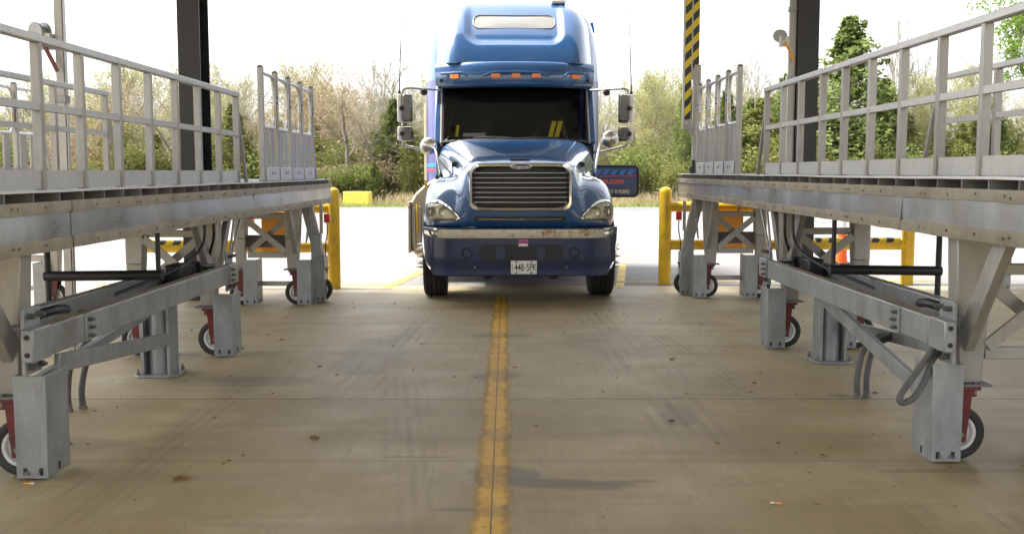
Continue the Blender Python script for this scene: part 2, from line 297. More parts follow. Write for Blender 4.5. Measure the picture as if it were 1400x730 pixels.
# ------------------------------------------------------------------ mesh builder
class MB:
    def __init__(s): s.v = []; s.f = []
    def add(s, vs, fs):
        o = len(s.v); s.v += [tuple(v) for v in vs]; s.f += [tuple(i+o for i in f) for f in fs]; return s
    def hexa(s, c):   # 8 corners: bottom 4 ccw, top 4
        return s.add(c, [(0, 3, 2, 1), (4, 5, 6, 7), (0, 1, 5, 4), (1, 2, 6, 5), (2, 3, 7, 6), (3, 0, 4, 7)])
    def box(s, x0, x1, y0, y1, z0, z1):
        return s.hexa([(x0, y0, z0), (x1, y0, z0), (x1, y1, z0), (x0, y1, z0), (x0, y0, z1), (x1, y0, z1), (x1, y1, z1), (x0, y1, z1)])
    def bar(s, p, q, w, h, up=(0, 0, 1)):
        p, q, up = Vector(p), Vector(q), Vector(up); d = (q-p).normalized(); a = d.cross(up)
        if a.length < 1e-4: a = d.cross(Vector((0, 1, 0)))
        a.normalize(); b = a.cross(d); a *= w/2; b *= h/2
        return s.hexa([p-a-b, p+a-b, q+a-b, q-a-b, p-a+b, p+a+b, q+a+b, q-a+b])
    def cyl(s, p, q, r, n=12, r1=None):
        p, q = Vector(p), Vector(q); r1 = r if r1 is None else r1; d = (q-p).normalized()
        a = d.cross(Vector((0, 0, 1))); a = a.normalized() if a.length > 1e-3 else Vector((1, 0, 0)); b = d.cross(a)
        vs = []
        for c, rr in ((p, r), (q, r1)):
            vs += [c+(a*math.cos(2*math.pi*i/n)+b*math.sin(2*math.pi*i/n))*rr for i in range(n)]
        return s.add(vs, [(i, (i+1) % n, n+(i+1) % n, n+i) for i in range(n)]+[tuple(range(n-1, -1, -1)), tuple(range(n, 2*n))])
    def tube(s, pts, r, n=10, steps=5, closed=False):
        pts = [Vector(p) for p in pts]
        if steps > 1 and len(pts) > 2:
            q = []; m = len(pts); rng = range(m if closed else m-1)
            for i in rng:
                if closed: a, b, c, d = pts[i-1], pts[i], pts[(i+1) % m], pts[(i+2) % m]
                else: a, b, c, d = pts[max(i-1, 0)], pts[i], pts[i+1], pts[min(i+2, m-1)]
                for k in range(steps):
                    t = k/steps
                    q.append(.5*((2*b)+(c-a)*t+(2*a-5*b+4*c-d)*t*t+(3*b-a-3*c+d)*t**3))
            if not closed: q.append(pts[-1])
            pts = q
        m = len(pts); vs = []; prev = None
        for i, p in enumerate(pts):
            if closed: d = pts[(i+1) % m]-pts[i-1]
            else: d = pts[min(i+1, m-1)]-pts[max(i-1, 0)]
            d.normalize()
            if prev is None:
                a = d.cross(Vector((0, 0, 1)));  a = a if a.length > .05 else d.cross(Vector((1, 0, 0)))
            else: a = prev-d*prev.dot(d)
            a.normalize(); prev = a; b = d.cross(a)
            vs += [p+(a*math.cos(2*math.pi*k/n)+b*math.sin(2*math.pi*k/n))*r for k in range(n)]
        fs = []
        for i in range(m if closed else m-1):
            j = (i+1) % m
            fs += [(i*n+k, i*n+(k+1) % n, j*n+(k+1) % n, j*n+k) for k in range(n)]
        if not closed: fs += [tuple(range(n-1, -1, -1)), tuple((m-1)*n+k for k in range(n))]
        return s.add(vs, fs)
    def prism(s, poly, fn, d0, d1):    # fn(a, b, d) -> xyz
        n = len(poly)
        return s.add([fn(a, b, d0) for a, b in poly]+[fn(a, b, d1) for a, b in poly],
                     [tuple(range(n-1, -1, -1)), tuple(range(n, 2*n))]+[(i, (i+1) % n, n+(i+1) % n, n+i) for i in range(n)])
    def lathe(s, prof, o, axis, n=28, closed=False):   # prof: (radius, along axis)
        o, ax = Vector(o), Vector(axis).normalized(); a = ax.cross(Vector((0, 0, 1))); a = a.normalized() if a.length > 1e-3 else Vector((1, 0, 0)); b = ax.cross(a)
        vs = []
        for r, h in prof: vs += [o+ax*h+(a*math.cos(2*math.pi*k/n)+b*math.sin(2*math.pi*k/n))*max(r, 1e-4) for k in range(n)]
        m = len(prof); fs = []
        for i in range(m if closed else m-1):
            j = (i+1) % m; fs += [(i*n+k, i*n+(k+1) % n, j*n+(k+1) % n, j*n+k) for k in range(n)]
        return s.add(vs, fs)
    def grid(s, rows):
        n = len(rows[0]); vs = [p for r in rows for p in r]
        return s.add(vs, [(i*n+j, i*n+j+1, (i+1)*n+j+1, (i+1)*n+j) for i in range(len(rows)-1) for j in range(n-1)])
    def build(s, name, m, parent=None, base=None, smooth=35, bev=0., sub=0, fix=True):
        me = bpy.data.meshes.new(name)
        off = Vector(base) if base is not None else Vector((0, 0, 0))
        me.from_pydata([tuple(Vector(v)-off) for v in s.v], [], s.f); me.update()
        if fix:
            bm = bmesh.new(); bm.from_mesh(me); bmesh.ops.recalc_face_normals(bm, faces=bm.faces); bm.to_mesh(me); bm.free()
        if smooth:
            me.polygons.foreach_set('use_smooth', [True]*len(me.polygons)); me.set_sharp_from_angle(angle=R(smooth))
        me.materials.append(M[m] if isinstance(m, str) else m)
        o = bpy.data.objects.new(name, me); COL.objects.link(o)
        if parent is not None: o.parent = parent
        if sub:
            md = o.modifiers.new('sub', 'SUBSURF'); md.levels = md.render_levels = sub
        if bev:
            md = o.modifiers.new('bev', 'BEVEL'); md.width = bev; md.segments = 2; md.limit_method = 'ANGLE'; md.angle_limit = R(40)
        return o
def tag(o, label=None, cat=None, group=None, kind=None):
    for k, v in (('label', label), ('category', cat), ('group', group), ('kind', kind)):
        if v: o[k] = v
    return o
def thing(name, loc, label, cat, group=None, rz=0):
    o = bpy.data.objects.new(name, None); COL.objects.link(o); o.location = loc; o.rotation_euler = (0, 0, rz); o.empty_display_size = .2
    return tag(o, label, cat, group)
def copy_tree(o, parent=None):
    c = o.copy(); COL.objects.link(c); c.parent = parent
    for ch in o.children: copy_tree(ch, c)
    return c
def text(s, size, m, name, parent, loc, rot, ext=.002, sx=1., bold=0.):
    cu = bpy.data.curves.new(name, 'FONT'); cu.body = s; cu.size = size; cu.extrude = ext; cu.align_x = 'CENTER'; cu.align_y = 'CENTER'; cu.offset = bold
    t = bpy.data.objects.new('tmp', cu); COL.objects.link(t)
    dg = bpy.context.evaluated_depsgraph_get(); me = bpy.data.meshes.new_from_object(t.evaluated_get(dg)); bpy.data.objects.remove(t)
    me.materials.clear(); me.materials.append(M[m]); me.name = name
    o = bpy.data.objects.new(name, me); COL.objects.link(o); o.parent = parent; o.location = loc; o.rotation_euler = rot; o.scale = (sx, 1, 1)
    return o

# ------------------------------------------------------------------ setting
def sheet(name, m, x0, x1, y0, y1, z, nx=1, ny=1, hf=None):
    rows = [[(x0+(x1-x0)*i/nx, y0+(y1-y0)*j/ny, z+(hf(x0+(x1-x0)*i/nx, y0+(y1-y0)*j/ny) if hf else 0)) for i in range(nx+1)] for j in range(ny+1)]
    o = MB().grid(rows).build(name, m, smooth=60, fix=False); o['kind'] = 'structure'; return o
sheet('ground', 'soil', -300, 300, -120, 600, -.035, 40, 40)
sheet('concrete_floor', 'floor', -14, 14, -14, 14.25, 0)
sheet('concrete_yard', 'apron', -45, 45, 14.25, 41.5, -.004)
sheet('asphalt_road', 'road', -120, 120, 41.5, 46.6, -.012)
o = sheet('yellow_floor_line', 'line', -.105, .105, -2, 13.1, .004); o.location = (-.095+.0054*4.4, 0, 0); o.rotation_euler = (0, 0, .0054)
def yline(p, q, w):
    p, q = Vector(p), Vector(q); d = (q-p).normalized(); a = Vector((-d.y, d.x, 0))*w/2
    o = MB().add([p-a, p+a, q+a, q-a], [(0, 1, 2, 3)]).build('yellow_yard_line', 'yardline', smooth=0, fix=False); o['kind'] = 'structure'
yline((-1.72, 13.9, .004), (-1.20, 18.5, .004), .13)
yline((-5.9, 14.36, .004), (-1.6, 14.36, .004), .07)
yline((1.45, 14.75, .004), (6.2, 14.95, .004), .08)
yline((1.48, 14.0, .004), (1.9, 17.5, .004), .12)

# canopy over the bay (casts the shade; its underside is reflected in the truck)
r = thing('canopy_roof', (0, 0, 6.0), 'flat pale canopy roof carried on black steel columns over the loading bay', 'roof')
MB().box(-9.5, 9.5, -2.5, 14.3, .28, .36).build('roof_sheet', 'roofm', r)
for i in range(5):
    MB().box(-9.5, 9.5, -2.3+i*4.05, -2.15+i*4.05, .0, .277).build('roof_beam', 'column', r)
def column(x, y, w, d, label):
    t = thing('steel_column', (x, y, 0), label, 'column', 'black columns of the canopy')
    f = .022
    mb = MB().box(-w/2, w/2, -d/2, -d/2+f, .02, 5.997).box(-w/2, w/2, d/2-f, d/2, .02, 5.997).box(-.01, .01, -d/2+f, d/2-f, .02, 5.997)
    mb.build('shaft', 'column', t)
    b = MB().box(-w/2-.05, w/2+.05, -d/2-.05, d/2+.05, 0, .02)
    for a in (-1, 1):
        for c in (-1, 1): b.cyl((a*w*.35, c*d*.58, .02), (a*w*.35, c*d*.58, .06), .016, 6)
    b.build('base_plate', 'column', t)
    return t
column(-3.95, 12.9, .27, .40, 'black steel column behind the left railing, at the open end')
column(3.94, 14.0, .28, .36, 'black steel column beside the upright with the orange-handled winch')

# ------------------------------------------------------------------ wheels and casters
def caster(parent, B, cx, cy, top, rad=.152, axis=(0, 1, 0)):
    """fork + tyre + rim; the wheel plane faces along axis (y)"""
    f = MB().box(cx-.10, cx+.10, cy-.075, cy+.075, top-.022, top)
    f.box(cx-.085, cx+.085, cy-.06, cy+.06, top-.06, top-.0222)
    for s in (-1, 1):
        f.hexa([(cx-.034, cy+s*.052-.006, rad-.045), (cx+.034, cy+s*.052-.006, rad-.045), (cx+.034, cy+s*.052+.006, rad-.045), (cx-.034, cy+s*.052+.006, rad-.045),
                (cx-.06, cy+s*.052-.006, top-.06), (cx+.06, cy+s*.052-.006, top-.06), (cx+.06, cy+s*.052+.006, top-.06), (cx-.06, cy+s*.052+.006, top-.06)])
        f.cyl((cx, cy+s*.058, rad-.002), (cx, cy+s*.066, rad-.002), .034, 14)
    fo = f.build('caster', 'red', parent, B, bev=.003)
    bo = MB().cyl((cx, cy-.078, rad), (cx, cy+.078, rad), .016, 8)
    for a in (-.075, .075):
        for c in (-.055, .055): bo.cyl((cx+a, cy+c, top-.045), (cx+a, cy+c, top+.02), .011, 6)
    bo.build('axle_bolts', 'zinc', fo, B)
    h = .034
    MB().lathe([(rad*.66, -h*.8), (rad*.72, -h), (rad*.9, -h*1.05), (rad*.985, -h*.75), (rad, -h*.3), (rad, h*.3), (rad*.985, h*.75), (rad*.9, h*1.05), (rad*.72, h), (rad*.66, h*.8)], (cx, cy, rad+.002), axis, 32, True).build('tyre', 'rubber', fo, B, smooth=50)
    MB().lathe([(0, -h*.7), (rad*.2, -h*.7), (rad*.22, -h*.25), (rad*.5, -h*.2), (rad*.56, -h*.75), (rad*.665, -h*.85), (rad*.665, h*.85), (rad*.56, h*.75), (rad*.5, h*.2), (rad*.22, h*.25), (rad*.2, h*.7), (0, h*.7)], (cx, cy, rad+.002), axis, 28).build('rim', 'rim', fo, B, smooth=40)
    return fo

def leg_guard(parent, B, P, u0, u1, y0, y1, top):
    t = .008; mb = MB()
    def bx(ua, ub, ya, yb, za, zb): a = P(ua, ya, 0); b = P(ub, yb, 0); mb.box(min(a[0], b[0]), max(a[0], b[0]), ya, yb, za, zb)
    bx(u0, u1, y0, y0+t, .012, top); bx(u0, u0+t, y0+t, y1, .012, top); bx(u1-t, u1, y0+t, y0+.055, .012, top)
    o = mb.build('leg_guard', 'galv', parent, B, bev=.003)
    for f in (.22, .72):
        a = P(u0+(u1-u0)*f, 0, 0)[0]; MB().box(a-.010, a+.010, y0-.003, y0-.0005, .03, .068).build('slot', 'black', o, B)
    a, c = sorted((P(u0-.003, 0, 0)[0], P(u0-.0006, 0, 0)[0])); MB().box(a, c, y0+.12, y0+.14, .03, .068).build('slot', 'black', o, B)
    for f in (.28, .66):
        x = P(u0+(u1-u0)*f, 0, 0)[0]; MB().cyl((x, y0-.014, .042), (x, y0+.002, .042), .010, 6).build('bolt', 'zinc', o, B)

# ------------------------------------------------------------------ platforms
def platform(label, ref, sg, dz, y0, y1, stations, joints, rails=None, outer=None, hoops=None, group='mobile tarping platforms beside the lane', near=True, end_frame=False, seed=1, arms=False, lamp=False, plain=False):
    rnd = random.Random(seed)
    B = (ref+sg*.7, (y0+y1)/2, 0)
    T = thing('tarping_platform', B, label, 'platform', group)
    def P(u, y, z): return (ref+sg*u, y, z)
    def bx(mb, u0, u1, ya, yb, z0, z1):
        a, b = ref+sg*u0, ref+sg*u1; mb.box(min(a, b), max(a, b), ya, yb, z0, z1); return mb
    zt = 1.435+dz; zb = 1.175+dz; W = 1.36
    # deck: thin sheet with folded edge, in lengths
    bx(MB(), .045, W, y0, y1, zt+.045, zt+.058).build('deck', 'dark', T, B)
    e = MB(); n = max(2, int((y1-y0)/.35)); 
    rows = []
    for i in range(n+1):
        y = y0+(y1-y0)*i/n; w = rnd.uniform(-.003, .003)
        rows.append([P(.06, y, zt+.060+w), P(.036, y, zt+.060+w), P(.034, y, zt+.046+w), P(.06, y, zt+.0445+w)])
    e.grid(rows).build('deck_edge', 'kick', T, B, smooth=20)
    y = y0+.11
    while y < y1-.05:
        bx(MB(), .052, W-.05, y, y+.008, zb+.05, zt+.044).build('joist', 'alum', T, B); y += .305
    bx(MB(), .30, .32, y0, y1, zb+.14, zt+.044).build('gap_shade_plate', 'column', T, B)  # added dark plate that makes the gap under the deck read black
    # inner side beam: web in lengths, with two strapped flanges
    js = [y0]+[j for j in joints if y0 < j < y1]+[y1]
    for a, b in zip(js[:-1], js[1:]):
        q = MB(); n = max(2, int((b-a)/.5)); rows = []
        for i in range(n+1):
            yy = a+.004+(b-a-.008)*i/n; w = rnd.uniform(-.004, .004)
            rows.append([P(.034+w, yy, zb+.03), P(.031+w*.5, yy, (zb+zt)/2), P(.034-w, yy, zt-.03), P(.046, yy, zt-.03), P(.046, yy, zb+.03), P(.034+w, yy, zb+.03)])
        q.grid(rows).build('beam_panel', 'panel', T, B, smooth=30)
        for nm, za, zb_ in (('upper_flange', zt-.062, zt), ('lower_flange', zb, zb+.066)):
            q = MB(); n = max(3, int((b-a)/.16)); rows = []; bolts = MB()
            for i in range(n+1):
                yy = a+.002+(b-a-.004)*i/n; w = rnd.uniform(-.005, .005); w2 = rnd.uniform(-.004, .004); o = rnd.uniform(-.003, .003)
                top = za+w if nm == 'upper_flange' else zb_+w2
                lo, hi = (za+w, zb_) if nm == 'upper_flange' else (za+w*.4, zb_+w2)
                rows.append([P(.020+o, yy, lo), P(.018+o, yy, (lo+hi)/2), P(.020+o, yy, hi), P(.05, yy, hi-.001), P(.05, yy, lo+.001), P(.020+o, yy, lo)])
                if i and i < n and i % 2 == 0:
                    for dy in ((-.03, .03) if i % 6 == 0 else (0,)):
                        c = P(.019, yy+dy, (lo+hi)/2+rnd.uniform(-.006, .006)); bolts.cyl((c[0]-.006, c[1], c[2]), (c[0]+.006, c[1], c[2]), .0075, 6)
            f = q.grid(rows).build(nm, 'flange', T, B, smooth=20)
            bolts.build('flange_bolts', 'zinc', f, B)
    # outer beam and end plates
    bx(MB(), W-.03, W, y0, y1, zb, zt).build('outer_beam', 'panel', T, B)
    for ya in (y0, y1-.03):
        bx(MB(), .051, W-.031, ya, ya+.03, zb+.04, zt).build('end_beam', 'alum', T, B)
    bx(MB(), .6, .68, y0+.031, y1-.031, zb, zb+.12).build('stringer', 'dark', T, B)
    # railings
    def railing(ys, u, ztop, zmid, kick=True, w=.05, nm='rail_post', brace_end=None, first=True):
        f = 1 if u < .5 else -1
        for y in ys:
            bx(MB(), u, u+w, y-.022, y+.022, zt+.059, ztop-.043).build(nm, 'alum', T, B, bev=.003)
        bx(MB(), u-.004, u+w+.002, ys[0]-.05, ys[-1]+.045, ztop-.043, ztop).build('top_rail', 'kick', T, B, bev=.005)
        for a, b in zip(ys[:-1], ys[1:]):
            bx(MB(), u+.004, u+w-.006, a+.022, b-.022, zmid-.02, zmid+.02).build('mid_rail', 'kick', T, B)
            if kick: bx(MB(), u+.012, u+.018, a+.0225, b-.0225, zt+.065, zt+.165).build('kick_plate', 'kick', T, B)
        if brace_end is not None:
            y = ys[-1] if brace_end > 0 else ys[0]
            MB().bar(P(u+.025, y+brace_end*.03, ztop-.15), P(u+.025, y+brace_end*.32, zt+.06), .028, .04).build('rail_brace', 'alum', T, B)
    if rails: railing(rails, .11, 2.315+dz, 1.935+dz, True, brace_end=1)
    if outer: railing(outer, W-.10, 2.315+dz, 1.935+dz, False, brace_end=1)
    if hoops:
        zm = 2.05+dz; tp = 2.64+dz; u = .12
        for i, y in enumerate(hoops):
            bx(MB(), u, u+.055, y-.03, y+.03, zt+.059, tp).build('gate_post', 'alum', T, B, bev=.003)
            MB().hexa([P(u-.003, y-.033, tp+.001), P(u+.058, y-.033, tp+.001), P(u+.058, y+.033, tp+.001), P(u-.003, y+.033, tp+.001), P(u+.015, y-.015, tp+.022), P(u+.04, y-.015, tp+.022), P(u+.04, y+.015, tp+.022), P(u+.015, y+.015, tp+.022)]).build('post_cap', 'dark', T, B)
        for a, b in zip(hoops[:-1], hoops[1:]):
            yc = b-.055; c = P(u+.028, 0, 0)[0]; tz = tp-.05
            MB().tube([(c, a+.03, tz), (c, yc-.16, tz), (c, yc-.05, tz-.025), (c, yc-.012, tz-.10), (c, yc, tz-.2), (c, yc, zm+.16), (c, yc-.012, zm+.07), (c, yc-.06, zm+.012), (c, yc-.14, zm), (c, a+.03, zm)], .021, 8, 3).build('grab_hoop', 'kick', T, B)
            MB().cyl((c, yc, zm+.11), (c, yc-.001, zm+.24), .0225, 8).build('amber_band', 'tank', T, B)
            for fy in (.24, .66):
                y = a+.03+(b-a-.06)*fy; bx(MB(), u+.012, u+.030, y-.072, y+.072, zt+.059, zm-.02).build('gate_slat', 'alum', T, B)
            k = bx(MB(), u-.012, u-.004, a+.05, b-.05, zt+.063, zt+.20).build('kick_plate', 'kick', T, B, bev=.004)
            d = MB()
            for fy in (-.05, .05):
                x0, x1 = P(u-.0145, 0, 0)[0], P(u-.0122, 0, 0)[0]; d.cyl((x0, (a+b)/2+fy, zt+.14), (x1, (a+b)/2+fy, zt+.14), .016, 12)
            d.build('plate_holes', 'black', k, B)
            for z in (zm+.27, zm+.33):
                x0, x1 = P(u-.006, 0, 0)[0], P(u+.06, 0, 0)[0]; MB().cyl((x0, yc+.02, z), (x1, yc+.02, z), .009, 6).build('hinge_bolt', 'black', T, B)
        y = hoops[-1]
        MB().bar(P(u+.028, y+.03, tp-.6), P(u+.028, y+.24, zt+.06), .03, .05).build('rail_brace', 'alum', T, B)
    # legs, casters, guards and transverse frames
    for k, ys in enumerate(stations):
        yl = ys+.10; far = (k == len(stations)-1 and end_frame)
        for ui, (ua, ub) in enumerate(((.12, .31), (.76, .92))):
            z0 = .435
            q = MB(); a, b = (ua, ub)
            q.hexa([P(a+.05, yl-.03, z0), P(b-.02, yl-.03, z0), P(b-.02, yl+.07, z0), P(a+.05, yl+.07, z0), P(a+.02, yl-.05, .8), P(b, yl-.05, .8), P(b, yl+.08, .8), P(a+.02, yl+.08, .8)])
            q.hexa([P(a+.02, yl-.05, .8005), P(b, yl-.05, .8005), P(b, yl+.08, .8005), P(a+.02, yl+.08, .8005), P(a, yl-.05, zb+.03), P(b, yl-.05, zb+.03), P(b, yl+.08, zb+.03), P(a, yl+.08, zb+.03)])
            q.build('leg', 'alum', T, B, bev=.006)
            bx(MB(), a-.0, b+.02, yl-.08, yl+.09, z0-.012, z0-.0005).build('foot_plate', 'dark', T, B)
            c = P(a+.055 if ui == 0 else a+.08, 0, 0)[0]
            caster(T, B, c, yl+.005, z0-.0125)
            leg_guard(T, B, P, a-.12, a+.045, ys, ys+.27, .55)
            if ui == 0:
                MB().bar(P(a+.055, yl-.075, .66), P(a+.055, yl-.50, zb+.03), .055, .12, (0, .6, .5)).build('knee_brace', 'alum', T, B, bev=.004)
                if k == 1: MB().bar(P(a+.055, yl+.10, .70), P(a+.055, yl+.46, zb+.03), .05, .09, (0, .6, -.5)).build('knee_brace', 'alum', T, B, bev=.004)
                for d in ((.02, .10) if k == len(stations)-1 else ()):
                    MB().cyl(P(a-.03, yl+.12, .74), P(a-.06, yl+.2+d*3, zb+.04), .011, 8).build('tie_rod', 'galv', T, B)
        for z, h in ((.60, .07), (1.06, .06)):
            bx(MB(), .311, .765, yl-.02, yl+.03, z-h/2, z+h/2).build('cross_bar', 'alum', T, B, bev=.004)
        for (za, zc) in ((1.02, .64), (.64, 1.02)):
            o = .030 if za > zc else -.030
            MB().bar(P(.31, yl+.005+o*.0 + (.055 if za > zc else -.045), za), P(.765, yl+.005 + (.055 if za > zc else -.045), zc), .018, .07, (0, 0, 1)).build('cross_brace', 'alum', T, B)
        if far:
            bx(MB(), .30, .80, yl+.10, yl+.14, .68, .83).build('cross_bar', 'dark', T, B, bev=.004)
            bx(MB(), .20, .85, yl+.06, yl+.10, .22, .275).build('cross_bar', 'alum', T, B, bev=.004)
            # second leg pair of the end frame, leaning in toward the lane
            q = MB(); y2 = yl+.30
            q.hexa([P(-.10, y2, .50), P(.02, y2, .50), P(.02, y2+.09, .50), P(-.10, y2+.09, .50), P(.055, y2, zb+.03), P(.20, y2, zb+.03), P(.20, y2+.09, zb+.03), P(.055, y2+.09, zb+.03)])
            q.build('leg', 'alum', T, B, bev=.005)
            bx(MB(), -.07, .05, y2-.10, y2-.005, .40, .84).build('jack_box', 'galv', T, B, bev=.005)
            leg_guard(T, B, P, -.115, .0, y2-.13, y2+.12, .56)
            caster(T, B, P(-.03, 0, 0)[0], y2+.03, .42)
            if lamp:
                bx(MB(), -.17, -.10, y2-.04, y2+.02, .97, 1.08).build('signal_lamp', 'redlamp', T, B, bev=.006)
                MB().tube([P(-.13, y2, .965), P(-.135, y2, .85), P(-.11, y2, .7), P(-.11, y2, .56)], .008, 8, 3).build('lamp_cable', 'hose', T, B)
                bx(MB(), -.085, -.05, y2-.05, y2-.01, .84, 1.21).build('lamp_post', 'alum', T, B)
    if near:  # skirt hoses slung below the deck
        ya = stations[-1]
        MB().tube([P(.07, ya-.25, zb+.02), P(.08, ya-.22, 1.05), P(.14, ya-.12, .92), P(.2, ya+.02, .80)], .012, 8).build('cable', 'black', T, B)
        MB().tube([P(.09, ya-.42, zb+.02), P(.10, ya-.5, .98), P(.2, ya-.9, .84), P(.38, ya-1.5, .74), P(.42, ya-2.0, .72)], .012, 8).build('cable', 'black', T, B)
        MB().cyl(P(.09, stations[-1]-1.45, .86), P(.95, stations[-1]-1.40, .845), .036, 14).build('cross_shaft', 'black', T, B)
        MB().cyl(P(.93, stations[-1]-1.40, zb+.05), P(.93, stations[-1]-1.40, .62), .022, 10).build('shaft_hanger', 'black', T, B)
        MB().cyl(P(.12, stations[-1]-1.45, zb+.05), P(.12, stations[-1]-1.45, .83), .018, 10).build('shaft_hanger', 'black', T, B)
    if arms:
        y = hoops[-1]+.35
        q = bx(MB(), .125, .215, y-.06, y+.06, zt+.059, 2.93+dz).build('arm_post', 'alum', T, B, bev=.004)
        for ui, zl, yy in ((.0, 2.15, y-.03), (.105, 2.80, y-.02)):
            a = MB(); x0, x1 = sorted((P(ui, 0, 0)[0], P(ui+.085, 0, 0)[0])); a.box(x0, x1, yy-.03, yy+.03, zl+.06+dz, 5.2)
            ar = a.build('gate_arm', 'hazard', T, B)
            m = MB(); xa, xb = sorted((P(ui-.024, 0, 0)[0], P(ui-.001, 0, 0)[0])); m.box(xa, xb, yy-.03, yy+.03, zl+.06+dz, 5.2); m.build('arm_edge', 'kick', ar, B)
            m = MB(); m.box(x0-.02, x1+.02, yy-.045, yy+.045, zl-.06+dz, zl+.058+dz); m.cyl(((x0+x1)/2, yy-.06, zl+dz), ((x0+x1)/2, yy+.06, zl+dz), .03, 14); m.build('arm_pivot', 'alum', ar, B, bev=.004)
        MB().bar(P(.06, y-.02, 2.12+dz), P(.15, y-.02, 1.98+dz), .04, .05).build('arm_bracket', 'alum', T, B)
        for dy in (0, .05): bx(MB(), .10, .124, y-.2+dy, y-.17+dy, zt+.06, zt+.24).build('latch', 'black', T, B)
        bx(MB(), .07, .11, y-.24, y-.10, zt+.06, zt+.16).build('latch', 'black', T, B, bev=.01)
    return T, P, B

LREF, RREF = -2.395, 2.29
platform('near half of the silver platform left of the lane, with a straight railing', LREF, -1, 0, 3.0, 9.62, [5.17, 8.70], [5.63], [3.3, 3.88, 4.45, 4.97, 5.52, 6.06, 6.63, 7.20, 7.76, 8.32, 8.89, 9.47], [3.3, 4.4, 5.2, 6.1, 7.2, 8.3, 9.35], seed=2)
platform('far half of the silver platform left of the truck, with looped gates', LREF, -1, 0, 9.63, 13.76, [12.12], [], hoops=[10.48, 11.12, 11.76, 12.42, 13.1], near=False, end_frame=True, seed=3, lamp=True)
platform('near half of the silver platform right of the lane, with a long straight railing', RREF, 1, .07, 2.8, 10.34, [5.48, 9.10], [6.10], [3.1, 3.65, 4.2, 4.74, 5.31, 5.85, 6.42, 6.98, 7.54, 8.07, 8.68, 9.24, 9.83], [3.1, 4.3, 5.6, 6.6, 7.62, 8.66], seed=4)
platform('far half of the silver platform right of the truck, with striped gate arms', RREF, 1, .07, 10.35, 14.36, [12.84], [], hoops=[11.1, 11.68, 12.27, 12.86, 13.45], near=False, end_frame=True, seed=5, arms=True, lamp=True)
platform('next bay\'s platform at the far left, seen through the nearer railing', -6.12, 1, 0, 9.63, 13.76, [11.65], [], hoops=[10.48, 11.12, 11.76, 12.42, 13.1], near=False, end_frame=True, seed=6)
platform('next bay\'s platform at the far right, behind the near right leg', 7.35, -1, .07, 10.35, 14.7, [13.7], [], near=False, end_frame=True, seed=8)

